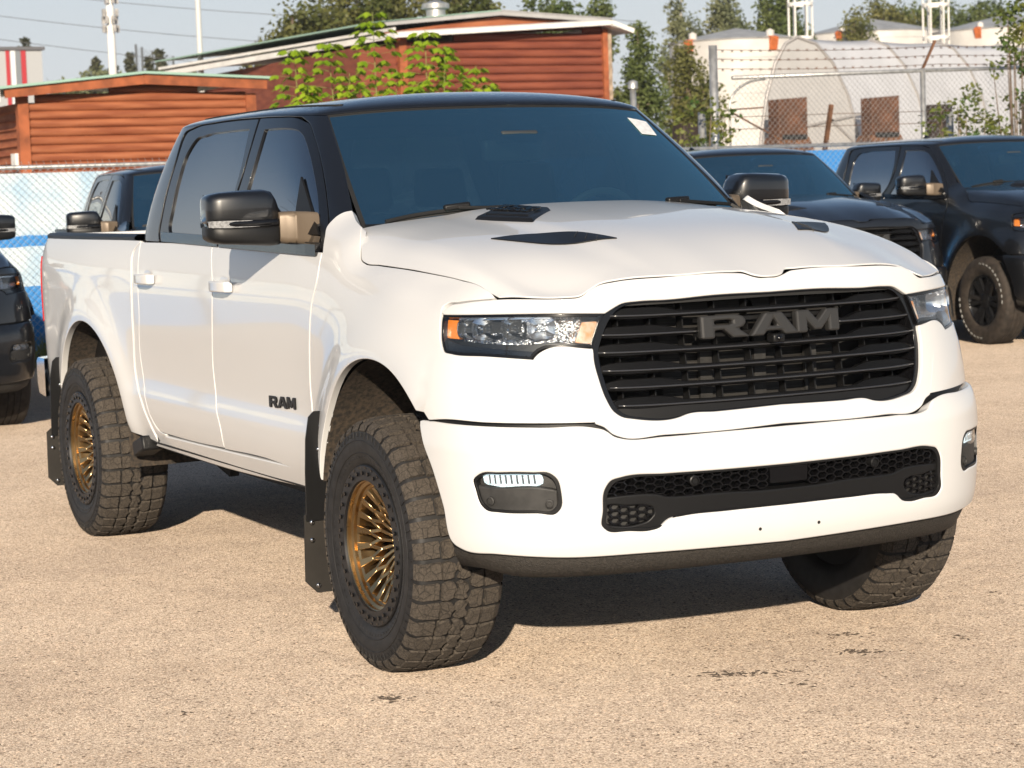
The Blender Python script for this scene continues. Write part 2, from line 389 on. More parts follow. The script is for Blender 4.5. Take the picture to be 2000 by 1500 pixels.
# ---------- hood: u=x, v=0 (centre) .. 1 (edge) .. slightly more
HXE=[-.60,-.32,-.1,.1,.3,.45,.592,.66,.75,.85,.95]
HYE=[.945,.936,.929,.919,.904,.886,.856,.832,.79,.75,.72]
HA=np.array([0,.2,.45,.57,.69,.88,.96,1.0])
HX=[-.6,-.3,0,.35,.6,.75,.85,.95]
_ht=np.array([(1.545,1.543,1.530,1.512,1.500,1.468,1.428,1.38),(1.532,1.530,1.515,1.497,1.486,1.452,1.410,1.356),(1.503,1.502,1.488,1.466,1.455,1.420,1.382,1.332),
 (1.462,1.461,1.450,1.424,1.412,1.372,1.336,1.285),(1.405,1.405,1.393,1.370,1.345,1.298,1.276,1.256),(1.354,1.354,1.347,1.335,1.312,1.261,1.256,1.25),
 (1.312,1.314,1.312,1.308,1.298,1.257,1.252,1.248),(1.26,1.262,1.262,1.262,1.258,1.245,1.243,1.24)])
_fit=np.polyfit(HX,_ht,4)      # smooth along the hood
def HT(u):
    u=np.asarray(u,float)[...,None];r=0*u
    for c in _fit:r=r*u+c
    return r
def pchv(k,V,x):
    h=np.diff(k);d=np.diff(V,axis=-1)/h;m=np.zeros(V.shape);m[...,0]=0;m[...,-1]=d[...,-1]
    a,b=d[...,:-1],d[...,1:];w1=2*h[1:]+h[:-1];w2=h[1:]+2*h[:-1]
    with np.errstate(all='ignore'):
        m[...,1:-1]=np.where(a*b>0,(w1+w2)/(w1/a+w2/b),0)
    i=np.clip(np.searchsorted(k,x,side='right')-1,0,len(h)-1);I=i[...,None]
    g=lambda A,J:np.take_along_axis(A,J,-1)[...,0]
    t=np.clip((x-k[i])/h[i],0,1);t2=t*t;t3=t2*t
    return (2*t3-3*t2+1)*g(V,I)+(t3-2*t2+t)*h[i]*g(m,I)+(-2*t3+3*t2)*g(V,I+1)+(t3-t2)*h[i]*g(m,I+1)
def Hd(u,v):
    u,v=np.broadcast_arrays(np.asarray(u,float),np.asarray(v,float))
    y=pch(HXE,HYE,u)*v
    z=pchv(HA,HT(u),np.clip(np.abs(v),0,1))
    for (xc,yc),w in zip(HRC,HRW):z=z+w*np.exp(-((u-xc)/.26)**2-((np.abs(y)-yc)/.20)**2)
    return np.stack([u,-y,z],-1)
# ---------- greenhouse: u 0 windshield centre .. 3 windshield edge .. 13 rear glass centre ; v 0 belt .. 1 rail .. 2 roof spine
GB=[(-.37,0),(-.395,.3),(-.465,.58),(-.557,.80),(-.66,.885),(-.85,.925),(-1.3,.94),(-1.8,.942),(-2.4,.94),(-2.80,.945),(-2.93,.92),(-2.99,.83),(-3.01,.5),(-3.01,0)]
GR=[(-1.09,0),(-1.103,.28),(-1.145,.52),(-1.205,.685),(-1.29,.735),(-1.42,.757),(-1.65,.766),(-1.95,.768),(-2.35,.765),(-2.74,.768),(-2.87,.735),(-2.92,.65),(-2.94,.4),(-2.94,0)]
GZ=[1.928,1.925,1.917,1.905,1.908,1.915,1.925,1.928,1.926,1.918,1.91,1.905,1.905,1.905]
_gu=np.arange(14.);_gb=Spl(_gu,np.array(GB));_gr=Spl(_gu,np.array(GR));_gz=Spl(_gu,np.array(GZ))
def G(u,v):
    u,v=np.broadcast_arrays(np.asarray(u,float),np.asarray(v,float))
    b=_gb(u);r=_gr(u);zr=_gz(u)
    w=np.clip(v,-.3,1)
    p=b+(r-b)*w[...,None];z=1.44+(zr-1.44)*w
    e=1e-3;d=_gb(np.clip(u,e,13-e)+e)-_gb(np.clip(u,e,13-e)-e);d/=np.linalg.norm(d,axis=-1,keepdims=True)+1e-12
    n=np.stack([d[...,1],-d[...,0]],-1)
    p=p+n*(.022*4*w*(1-w))[...,None]
    s=np.clip(v-1,0,1);sp=np.stack([np.clip(r[...,0],-2.45,-1.5),0*u],-1)
    q=r+(sp-r)*s[...,None];zz=zr+(1.998-zr)*(1-(1-s)**2.0)**.62
    m=(v>1)
    p=np.where(m[...,None],q,p);z=np.where(m,zz,z)
    return np.stack([p[...,0],-p[...,1],z],-1)
OUT={
 'fender':[(0.9539,1.2569,1),(0.9725,1.2694,0),(1.023,1.2863,0),(1.1723,1.3054,0),(1.3511,1.3209,0),(1.5754,1.3362,0),(1.7774,1.3454,0),(1.8906,1.351,0),(1.9322,1.3628,0),(1.9738,1.3958,0),(2.0023,1.4311,0),(2.0273,1.4575,0),(2.0517,1.4769,1),(2.0919,1.4876,0),(2.1428,1.5019,0),(2.1881,1.52,0),(2.2179,1.5347,1),(2.2518,1.5298,0),(2.2866,1.5121,0),(2.3088,1.4831,0),(2.2782,1.445,0),(2.2345,1.3926,1),(2.2148,1.3036,0),(2.2543,1.1993,0),(2.2938,1.0408,0),(2.3193,0.8884,0),(2.3054,0.7725,0),(2.3184,0.62,0),(2.3134,0.52,1),(2.2334,0.515,1),(2.1895,0.2502,1),(2.211,0.3491,0),(2.216,0.4501,0),(2.2044,0.5506,0),(2.1765,0.6479,0),(2.1329,0.7392,0),(2.0749,0.8222,0),(2.0041,0.8946,0),(1.9223,0.9544,0),(1.8319,1.0,0),(1.7352,1.0301,0),(1.635,1.044,0),(1.5339,1.0413,0),(1.4345,1.0221,0),(1.3393,0.9868,0),(1.251,0.9365,0),(1.1716,0.8724,1),(1.1051,0.8786,0),(0.9575,0.8724,0),(0.6336,0.8652,1),(0.6509,0.9175,0),(0.6713,0.9674,0),(0.6938,1.014,0),(0.7147,1.0353,0),(0.7441,1.0456,0),(0.8216,1.0602,1),(0.9655,1.0714,0),(1.1017,1.0776,0),(1.1386,1.0846,0),(1.1598,1.113,0),(1.1699,1.1614,0),(1.1805,1.2062,1),(1.1877,1.2267,0),(1.1727,1.238,0),(1.1187,1.2451,0)],
 'strip_top':[(0,1.279,1),(0.0281,1.2785,0),(0.0593,1.2849,0),(0.091,1.2962,0),(0.1316,1.2998,0),(0.3698,1.2978,0),(0.544,1.2895,0),(0.5958,1.2805,0),(0.6311,1.2629,0),(0.6691,1.2445,0),(0.699,1.2432,0),(0.9398,1.2466,0),(1.0942,1.2352,0),(1.1449,1.2275,0),(1.1701,1.208,1),(0.8824,1.2105,0),(0.6808,1.2068,0),(0.5833,1.2028,1),(0.559,1.2161,0),(0.5276,1.2306,0),(0.4729,1.2361,0),(0.3778,1.2364,0),(0.1972,1.2437,0),(0,1.243,1)],
 'surround_low':[(0.6315,1.0856,1),(0.7718,1.089,0),(0.7927,1.0785,0),(0.8136,1.0585,1),(0.7411,1.0424,0),(0.7117,1.032,0),(0.6909,1.0108,0),(0.6669,0.9641,0),(0.6465,0.9142,0),(0.6293,0.861,1),(0.6067,0.8518,0),(0.5782,0.8263,0),(0.5562,0.817,0),(0.4145,0.816,0),(0.2422,0.8152,0),(0,0.822,1),(0,0.872,1),(0.2385,0.8667,0),(0.3349,0.8653,0),(0.3612,0.8574,0),(0.5114,0.8606,0),(0.5548,0.8711,0),(0.5795,0.89,0),(0.6008,0.9292,0),(0.6202,0.9935,0),(0.6317,1.0572,0)],
 'opening':[(0,1.243,1),(0.1972,1.2437,0),(0.3778,1.2364,0),(0.4729,1.2361,0),(0.5276,1.2306,0),(0.559,1.2161,0),(0.5896,1.1824,0),(0.6157,1.131,0),(0.6315,1.0856,0),(0.6296,1.0413,0),(0.6202,0.9935,0),(0.6008,0.9292,0),(0.5795,0.89,0),(0.5548,0.8711,0),(0.5114,0.8606,0),(0.3612,0.8574,0),(0.3349,0.8653,0),(0.2385,0.8667,0),(0,0.872,1)],
 'headlight':[(0.587,1.1966,1),(0.8823,1.2042,0),(1.1674,1.2033,1),(1.1617,1.1616,0),(1.152,1.1132,0),(1.1345,1.0879,0),(1.1027,1.0824,0),(0.9658,1.0762,0),(0.8232,1.065,1),(0.8023,1.0866,0),(0.7781,1.0971,0),(0.7365,1.0975,0),(0.6293,1.095,1)],
 'front_door':[(2.2426,1.3871,1),(2.2298,1.3033,0),(2.2699,1.1988,0),(2.3107,1.0399,0),(2.3375,0.8871,0),(2.3277,0.7781,0),(2.3284,0.62,0),(2.3334,0.555,1),(2.8656,0.5824,0),(3.3708,0.5725,1),(3.3689,0.6498,0),(3.426,0.7509,0),(3.4478,0.8977,0),(3.4098,1.0691,0),(3.3881,1.2376,0),(3.4644,1.4067,1)],
 'rear_door':[(3.4781,1.4087,1),(3.3993,1.2373,0),(3.4252,1.0685,0),(3.4634,0.8968,0),(3.4408,0.7498,0),(3.3845,0.6485,0),(3.381,0.5759,1),(3.7817,0.5658,0),(4.1692,0.5659,1),(4.2882,0.5767,0),(4.352,0.6137,0),(4.4452,0.7419,0),(4.4864,0.8979,0),(4.4415,1.128,0),(4.4577,1.3142,0),(4.4858,1.4075,1)],
 'cab_corner':[(4.4985,1.4075,1),(4.4674,1.3141,0),(4.4515,1.1276,0),(4.4959,0.8974,0),(4.455,0.7412,0),(4.366,0.6126,0),(4.3099,0.5702,0),(4.2115,0.5551,1),(4.3348,0.5181,1),(4.3758,0.5741,0),(4.4533,0.6645,0),(4.5559,0.7955,0),(4.5433,1.0101,0),(4.5285,1.2554,0),(4.5432,1.3682,0),(4.4902,1.4166,1)],
 'bed':[(4.5097,1.4142,1),(4.5722,1.368,0),(4.5576,1.2548,0),(4.5726,1.0089,0),(4.5815,0.7941,0),(4.4856,0.6621,0),(4.4097,0.5712,0),(4.3798,0.5068,1),(4.6825,0.5342,1),(4.7057,0.6242,0),(4.7426,0.7096,0),(4.7922,0.7883,0),(4.8534,0.8584,0),(4.9246,0.9181,0),(5.0043,0.9662,0),(5.0904,1.0013,0),(5.1809,1.0228,0),(5.2736,1.03,0),(5.3663,1.0228,0),(5.4568,1.0013,0),(5.5429,0.9662,0),(5.6225,0.9181,0),(5.6938,0.8584,0),(5.755,0.7883,0),(5.8046,0.7096,0),(5.8415,0.6242,0),(5.8647,0.5342,1),(5.9138,0.56,1),(6.2751,0.66,1),(6.2751,1.42,1),(6.2146,1.432,1)],
 'rocker':[(4.233,0.5438,1),(3.3836,0.5561,0),(2.4117,0.5716,1),(2.4816,0.5043,1),(3.4022,0.4842,0),(4.4262,0.4882,1)],
 'crease':[(4.433,0.7404,0),(3.4443,0.7391,0),(2.514,0.7383,0),(2.4351,0.7485,0),(2.3525,0.7685,0)],
 'bumper':[(1.3604,0.8582,1),(1.2962,0.8595,0),(1.2153,0.8583,0),(1.0254,0.8548,0),(0.8348,0.8505,0),(0.6694,0.8449,0),(0.6406,0.8375,0),(0.6057,0.8126,0),(0.5816,0.805,0),(0.44,0.8023,0),(0.2635,0.8043,0),(0,0.806,1),(0,0.44,1),(0.2634,0.4444,0),(0.529,0.4475,0),(0.7657,0.4486,0),(1.0039,0.4611,0),(1.1414,0.4676,0),(1.1766,0.4814,0),(1.2102,0.6046,0),(1.2582,0.7159,0),(1.3155,0.7934,0)],
 'fog':[(1.0748,0.696,0),(1.047,0.7182,0),(0.9753,0.7248,0),(0.8684,0.7248,0),(0.8129,0.7205,0),(0.7897,0.7023,0),(0.7755,0.6538,0),(0.7788,0.6006,0),(0.797,0.5818,0),(0.8579,0.583,0),(0.9825,0.5857,0),(1.0305,0.5923,0),(1.0517,0.6109,0),(1.0675,0.6558,0)],
 'lowgrille':[(0,0.697,1),(0.2704,0.6984,0),(0.4458,0.7003,0),(0.5889,0.699,0),(0.6302,0.6871,0),(0.6505,0.6594,0),(0.6585,0.5871,0),(0.6611,0.5386,0),(0.6448,0.5213,0),(0.5666,0.5127,0),(0.4988,0.5092,0),(0.4647,0.5163,0),(0.4304,0.5414,0),(0.3869,0.5477,0),(0.2349,0.5512,0),(0,0.552,1)],
 'ffrontframe':[(6.322,0.9727,1),(5.5334,0.9751,0),(4.8332,0.9764,0),(4.2926,0.9459,0),(3.8724,0.8805,0),(3.7096,0.6802,0),(3.7987,0.4185,0),(3.9574,0.2465,0),(4.1582,0.1063,0),(4.6703,-0.1052,1),(5.9533,-0.088,0),(7.1464,-0.0697,1),(6.9045,0.1064,0),(6.6161,0.3838,0),(6.4174,0.7248,0)],
 'ffrontglass':[(6.0636,0.8826,1),(5.426,0.8922,0),(4.936,0.8881,0),(4.5607,0.8619,0),(4.3254,0.8007,0),(4.1659,0.6286,0),(4.1799,0.4188,0),(4.4005,0.1748,0),(4.6681,-0.0388,1),(5.8175,-0.0267,0),(6.8481,-0.0119,1),(6.393,0.3816,0),(6.1981,0.6577,0)],
 'frearframe':[(6.4007,0.9698,1),(7.2556,0.9774,0),(7.9262,0.9792,0),(8.5266,0.963,0),(8.7589,0.9181,0),(8.6571,0.6773,0),(8.5817,0.3737,0),(8.5266,0.1407,0),(8.509,0.0241,0),(8.4479,-0.0456,1),(7.7964,-0.0545,0),(7.1907,-0.0658,1),(6.9542,0.1063,0),(6.6751,0.3844,0),(6.4711,0.7257,0)],
 'freargalss':[(6.6447,0.897,1),(7.4765,0.8994,0),(8.0853,0.8878,0),(8.3568,0.8454,0),(8.4237,0.743,0),(8.3803,0.508,0),(8.3039,0.2316,0),(8.2777,0.0706,0),(8.1917,-0.0027,1),(7.5771,-0.0127,0),(7.0136,-0.0172,1),(6.7336,0.3851,0),(6.6297,0.6431,0)],
 'shell':[(3.1648,0.1939,1),(3.4057,0.1798,0),(3.7709,0.1413,0),(4.0648,0.0981,1),(3.8677,0.2463,0),(3.7112,0.4183,0),(3.6387,0.6801,0),(3.7811,0.8807,0),(4.154,0.9685,0),(4.8065,0.992,0),(5.5438,0.9904,0),(6.3844,0.989,0),(7.2896,0.9983,0),(7.9591,0.9985,0),(8.6,0.9827,0),(8.8886,0.9327,0),(8.7216,0.6793,0),(8.6407,0.3747,0),(8.5826,0.1409,0),(8.5641,0.024,0),(8.4973,-0.0505,1),(9.1723,-0.0444,1),(10.2,0.02,1),(10.2,0.5,0),(10.2,0.98,0),(10.2,0.995,1),(8,0.995,0),(6,0.995,0),(4.5,0.995,0),(3.3,0.995,0),(3.02,0.995,1),(3.02,0.6,0)],
 'hood':[(0.872,0,1),(0.8619,0.0394,0),(0.8508,0.0735,0),(0.8301,0.1011,0),(0.8297,0.1566,0),(0.8234,0.4748,0),(0.7885,0.68,0),(0.7742,0.7356,0),(0.7785,0.7878,0),(0.7812,0.8475,0),(0.763,0.8639,0),(0.6852,0.9523,0),(0.6217,1.0,1)],
 'hoodrear':[(-0.5079,0.8796,0),(-0.4426,0.7935,0),(-0.3614,0.6837,0),(-0.2279,0.5588,0)],
 'vent':[(0.1959,0.7297,1),(0.213,0.5926,0),(0.3253,0.4914,0),(0.4165,0.4436,0),(0.4976,0.4046,1),(0.466,0.5214,0),(0.4067,0.5987,0),(0.3055,0.6706,0)],
 'scoop':[(-0.2073,0.5697,1),(-0.4332,0.3294,1),(-0.1262,0.2826,1),(0.0865,0.496,1)],
 'bartips':[(0.5757,1.1921,0),(0.6074,1.1338,0),(0.6221,1.0804,0),(0.6102,1.0236,0),(0.5917,0.9699,0),(0.5685,0.9123,0)],
 'ribs':[(0.5125,1.0703,0),(0.4009,1.0692,0),(0.2908,1.0694,0),(0.1826,1.0678,0),(0.0704,1.0692,0)],
 'ram':[(0.2631,1.1711,0),(0.2639,1.1016,0),(0.0852,1.0994,0),(0.0704,1.1132,0),(0.0,1.1707,0)],
 'lgbar':[(0,0.605,1),(0.0957,0.6049,0),(0.2349,0.6104,0),(0.3953,0.6105,0),(0.4334,0.6118,0),(0.4711,0.6228,0),(0.5655,0.6265,0),(0.6513,0.6223,1),(0.6603,0.5792,0),(0.6594,0.5418,0),(0.6432,0.5229,0),(0.5666,0.5144,0),(0.5023,0.5111,0),(0.4612,0.5111,0),(0.4252,0.5361,0),(0.3834,0.5425,0),(0.2348,0.5462,0),(0,0.549,1)],
 'pod':[(0.6419,0.6023,0),(0.5658,0.6038,0),(0.507,0.6012,0),(0.4799,0.5894,0),(0.475,0.5695,0),(0.4956,0.5433,0),(0.5329,0.5315,0),(0.6166,0.5326,0),(0.643,0.5408,0),(0.649,0.5704,0)],
 'fogled':[(1.0453,0.7134,1),(0.8688,0.7136,0),(0.8436,0.7036,0),(0.8412,0.6812,0),(0.8622,0.6735,0),(1.0034,0.6744,0),(1.0391,0.683,0)],
 'foglow':[(1.0678,0.6525,0),(1.0314,0.6573,0),(0.9787,0.6491,0),(0.8712,0.6478,0),(0.8153,0.6484,0),(0.7794,0.6329,0)],
 'sensors':[(0.3441,0.6619,0),(1.0138,0.6222,0),(0.8198,0.6147,0)],
 'handles':[(4.4598,1.2453,0),(4.1284,1.2413,0),(3.4115,1.2391,0),(3.0662,1.2356,0)],
 'doorram':[(2.7711,0.8301,0),(2.7762,0.788,0),(2.4693,0.7973,0)],
 'amber':[(1.1617,1.1906,1),(1.1091,1.1884,1),(1.0958,1.1308,1),(1.1494,1.1327,1)],
 'amberin':[(0.6529,1.1724,1),(0.6018,1.1734,1),(0.6284,1.1093,1),(0.6782,1.1145,1)],
 'hlbowl':[(1.0903,1.1983,1),(0.6846,1.1942,1),(0.7039,1.1139,1),(0.8004,1.1056,0),(0.9497,1.0999,0),(1.0747,1.1183,0)],
 'wiper':[(2.7102,0.091,0),(2.2167,0.1436,0),(1.6965,0.1781,0),(1.1488,0.1845,0)],
 'visor':[(2.8164,0.7477,0),(1.6151,0.7827,0),(0.5796,0.7879,0),(0.5224,0.7438,0),(0.3413,0.7105,0),(0.0,0.6997,0),(0.0,0.7608,0)],
 'ws':[(3.0794,0.9712,0),(3.0695,0.7102,0),(3.0958,0.4556,0),(3.166,0.1697,0),(3.1181,0.1011,0),(2.9903,0.0836,0)],
 'badge1500':[(-0.3784,0.3917,0),(-0.1138,0.3335,0),(0.0412,0.4804,0),(-0.2053,0.5383,0)],
 'sticker':[(2.2416,0.904,1),(2.7897,0.8797,1),(2.6148,0.7477,1),(2.1946,0.7535,1)],
 'lmir':[(3.5985,0.1918,0),(3.5985,0.4138,0),(3.1517,0.7642,0)],
 'hoodside':[(0.6151,1.0,0),(0.5655,0.9937,0),(0.5179,0.9879,0),(0.408,0.9885,0),(0.2453,0.989,0),(0.0269,0.99,0),(-0.1645,0.9934,0),(-0.2602,0.999,0),(-0.3005,0.9961,0),(-0.3383,0.9801,0),(-0.3954,0.9511,0),(-0.4647,0.9162,0),(-0.5357,0.8793,0)],
}
_rear=[(-.5344,.8673,0),(-.50,.80,0),(-.47,.70,0),(-.445,.5,0),(-.43,.25,0)]
# hood: centre front -> edge -> rear corner -> centre rear
HOODLOOP=[(OUT['hood'][1][0]+.002,0,0)]+OUT['hood'][1:]+OUT['hoodside'][1:-1]+[OUT['hoodside'][-1][:2]+(1,)]+_rear[1:]+[(-.425,0,0)]
def from_centre(s):
    i=[k for k,p in enumerate(s) if p[0]==0][1];return s[i:]+s[:i]
SURLOW=from_centre(OUT['surround_low']);BUMPL=from_centre(OUT['bumper'])
_h=OUT['headlight'];_l=smooth_loop(_h,step=.02);_c=_l.mean(0)
def inset(loop,d,n=None):
    L=np.array(loop);t=np.roll(L,-1,0)-np.roll(L,1,0);t/=np.linalg.norm(t,axis=1,keepdims=True)+1e-9
    a=np.sum(L[:,0]*np.roll(L[:,1],-1)-np.roll(L[:,0],-1)*L[:,1]);nn=np.stack([-t[:,1],t[:,0]],1)*(1 if a>0 else -1)
    return L+nn*d
OUT['hlinner']=[(float(a),float(b),0) for a,b in inset(_l,.007)]
def offs(S,d):
    """surface S pushed out by d along its normal"""
    def f(u,v):
        return S(u,v)+snorm(S,np.asarray(u,float),np.asarray(v,float),-1)*d
    return f
def frame_at(S,u,v,right_u=True):
    """origin, tangent along u, tangent along v, normal (as Vectors)"""
    p=Vector(S(np.float64(u),np.float64(v)));n=Vector(snorm(S,np.float64(u),np.float64(v),-1))
    a=Vector(S(np.float64(u+.002),np.float64(v)))-Vector(S(np.float64(u-.002),np.float64(v)));a.normalize();b=n.cross(a)
    return p,a,b,n
def put(me,parent,name,m,p,ax,ay,az):
    o=obj(name,me,parent,m);X=Matrix((ax,ay,az)).transposed().to_4x4();X.translation=p
    if isinstance(parent,bpy.types.Object):
        par=parent
    o.matrix_local=X;return o
def rloop(u0,u1,v0,v1,r):
    pts=[]
    for cu,cv,a0 in((u1-r,v1-r,0),(u0+r,v1-r,90),(u0+r,v0+r,180),(u1-r,v0+r,270)):
        for k in range(4):
            a=R(a0+30*k);pts.append((cu+r*math.cos(a),cv+r*math.sin(a),0))
    return pts
def truck_details(root,hood,fd,rd,bump,up,lo,roof):
    mirl=lambda l:[(-a,b,c) for a,b,c in l]
    # ---------------- inner body that closes the gaps
    mb=MB()
    for s in(-1,1):
        mb.box((-2.92,min(s*.90,s*.958),.50),(-.66,max(s*.90,s*.958),1.365))
    mb.box((-2.95,-.90,.46),(-.62,.90,.52)).box((-.66,-.90,.50),(-.60,.90,1.34)).box((-2.98,-.90,.50),(-2.92,.90,1.40))
    mb.obj('cab_inner_body',root,M_DARK)
    mb=MB().box((-.6,-.60,.58),(.66,.60,1.20));mb.box((.3,-.78,.88),(.62,-.60,1.18)).box((.3,.60,.88),(.62,.78,1.18)).obj('engine_bay',root,M_DARK)
    panel('bumper_seal',offs(WS,-.022),[full([(0,.90,1),(.35,.90,0),(.62,.90,0),(.95,.905,0),(1.15,.905,1),(1.15,.79,1),(.62,.79,0),(.3,.79,0),(0,.79,1)])],root,M_SBLK,flip=FL,depth=.02,r=.002)
    for mi in(False,True):
        panel('fender_inner',offs(W,-.040),[[(.86,1.225,1),(1.05,1.25,0),(1.25,1.275,0),(1.6,1.32,0),(1.9,1.345,0),(2.1,1.42,0),(2.2,1.48,1),(2.3,1.40,1),(2.3,1.2,1),(1.25,1.15,1),(.86,1.15,1)]],root,M_DARK,flip=FL,depth=0,mirror=mi,su=.06,sv=.04)
    panel('hood_seal',offs(WS,-.020),[full([(0,1.285,1),(.04,1.287,0),(.09,1.302,0),(.14,1.305,0),(.3,1.304,0),(.50,1.296,0),(.57,1.284,0),(.63,1.262,0),(.68,1.250,0),(.96,1.252,1),(.98,1.225,1),(.6,1.22,0),(0,1.225,1)])],root,M_RUBBER,flip=FL,depth=0,su=.04,sv=.02)
    # ---------------- headlights
    for mi in(False,True):
        k=dict(flip=FL,mirror=mi)
        hs=bpy.data.objects.new('headlight',None);link(hs,root)
        panel('lamp_housing',offs(W,-.055),[OUT['headlight']],hs,M_SBLK,depth=0,**k)
        panel('lamp_rim',W,[OUT['headlight'],OUT['hlinner']],hs,M_GBLK,depth=.05,r=.001,off=-.004,su=.03,sv=.02,**k)
        panel('lamp_lens',W,[OUT['hlinner']],hs,M_LENS,depth=0,off=-.006,**k)
        panel('side_marker',offs(W,-.022),[OUT['amber']],hs,M_AMBER,depth=.02,r=.003,su=.02,sv=.02,**k)
        panel('turn_signal',offs(W,-.030),[OUT['amberin']],hs,M_AMBERP,depth=.02,r=.003,su=.02,sv=.02,**k)
        panel('lower_strip',offs(W,-.014),[[(.815,1.066,1),(1.11,1.088,0),(1.145,1.10,1),(1.145,1.125,1),(1.09,1.112,0),(.95,1.098,0),(.80,1.085,1)]],hs,M_GBLK,depth=.02,r=.002,**k)
        panel('reflector_panel',offs(W,-.050),[[(.655,1.195,1),(.9,1.20,0),(1.10,1.203,1),(1.105,1.125,1),(1.0,1.118,0),(.86,1.112,0),(.745,1.115,0),(.67,1.112,1)]],hs,M_CRYS,depth=0,su=.02,sv=.02,**k)
        # stacked reflector bowls
        mbb=MB();sgn=1 if mi else -1
        for j,(tt,zz,rw,rh) in enumerate(((1.07,1.165,.038,.030),(.985,1.163,.055,.036),(.885,1.163,.048,.036),(.80,1.163,.045,.036))):
            p,a,b,n=frame_at(offs(W,-.05),tt,zz);n=(n*.55+Vector((1,0,0))*.45).normalized();a=Vector((0,0,1)).cross(n).normalized();b=n.cross(a)
            V=[];F=[];NR,NA=5,14
            for i in range(NR+1):
                f=i/NR
                for q in range(NA):
                    t=2*math.pi*q/NA;cx=abs(math.cos(t))**.6*(1 if math.cos(t)>0 else -1);sy=abs(math.sin(t))**.6*(1 if math.sin(t)>0 else -1)
                    w=p+a*(cx*rw*f)+b*(sy*rh*f)+n*(.035*f*f-.004)
                    V.append((w.x,w.y*(-1 if mi else 1),w.z))
            for i in range(NR):
                for q in range(NA):F.append((i*NA+q,i*NA+(q+1)%NA,(i+1)*NA+(q+1)%NA,(i+1)*NA+q))
            MB().add(V,F).obj('reflector_bowl',hs,M_REFL,sharp=25)
            q=p+n*.012;po=MB().lathe([(0,.012),(.008,.010),(.013,.003),(.014,0)],16,axis='x').obj('projector_lens',hs,M_LENS,smooth=True);po.location=(q.x,q.y*(-1 if mi else 1),q.z)
        panel('light_guide',offs(W,-.020),[[(.76,1.197,1),(1.10,1.198,1),(1.10,1.192,1),(.76,1.190,1)]],hs,M_REFL,depth=.02,r=.001,su=.02,sv=.01,**k)
    # ---------------- grille
    gr=bpy.data.objects.new('grille',None);link(gr,root)
    panel('grille_backing',offs(WS,-.15),[full([(0,1.25,1),(.5,1.25,0),(.60,1.1,0),(.52,.86,0),(0,.86,1)])],gr,M_DARK,flip=FL,depth=0,su=.08,sv=.08)
    fr=[(t*.988,z+(.004 if z<1.06 else -.004),c) for t,z,c in OUT['opening']]
    o0=OUT['opening'];inner=[(t*.965,1.06+(z-1.06)*.955,c) for t,z,c in o0]
    panel('grille_rim',WS,[full(o0),full(inner)],gr,M_GBLK,flip=FL,depth=.10,r=.002,off=-.014,su=.03,sv=.02)
    for i,(te,z0) in enumerate(((.5757,1.1921),(.6073,1.1338),(.6221,1.0804),(.6102,1.0236),(.5917,.9699),(.5685,.9123))):
        zb=z0-.010
        half=[(0,zb,0),(te*.6,zb+.001,0),(te-.03,zb+.002,0),(te-.004,zb+.006,0),(te,zb+.012,0),(te-.012,zb+.018,0),(te-.045,zb+.025,0),(te-.12,zb+.027,0),(.385,zb+.025,0),(.36,zb+.021,0),(.325,zb+.013,0),(.30,zb+.012,0),(0,zb+.011,0)]
        V,F,N=panel_mesh('b',WS,[full(half)],flip=FL,depth=.030,r=.004,off=-.020,su=.025,sv=.01)
        # blades: the lower front edge leads, the top leans back
        V=V.copy();zz=np.clip((V[:,2]-zb)/.030,0,1);V[:,0]-=zz*.030
        if i==1: # interrupted by the badge
            keep=[f for f in F if not all(abs(V[j][1])<.27 for j in f)];F=keep
        go=obj('grille_bar',mesh('grille_bar',V,F,normals=N),gr,M_BAR)
        S_=offs(WS,-.0155);mb=MB()
        for a_,b_ in (((-te+.012,-.272),(.262,te-.012)) if i==1 else ((-te+.012,te-.012),)):
            tt_=np.linspace(a_,b_,40);mb.tube([S_(np.float64(q),np.float64(zb+.004+.004*abs(q/te)**8)) for q in tt_],.0036,6)
        mb.obj('bar_highlight',go,M_EDGE,smooth=True)  # glossy strip added along the lower edge to draw a bright highlight line
    for y in (.0583,.175,.2917,.405,.512):
        for s in(-1,1):
            mb=MB();zs=np.linspace(.868,1.236 if y<.5 else 1.20,9)
            pts=[WS(np.float64(s*y),np.float64(z))+np.array((-.082,0,0)) for z in zs]
            for p,q in zip(pts[:-1],pts[1:]):mb.bar(p,q,.0045,.035,up=(1,0,0))
            mb.obj('grille_rib',gr,M_SBLK)
    panel('radiator_core',offs(WS,-.135),[full([(0,1.23,1),(.36,1.23,1),(.36,.875,1),(0,.875,1)])],gr,mat('radiator',(.03,.028,.026),rough=.6,metal=.4,noise=.5,nscale=3,nstretch=(1,1,120)),flip=FL,depth=0,su=.08,sv=.08)
    for y,z0,z1 in((0,.87,1.1),(-.20,.87,1.08),(.20,.87,1.08)):
        x0=float(WS(np.float64(y),np.float64(1.))[0]);MB().box((x0-.125,y-.022,z0),(x0-.11,y+.022,z1)).obj('radiator_bracket',gr,M_TBLK)
    # badge letters
    bd=bpy.data.objects.new('badge',None);link(bd,root)
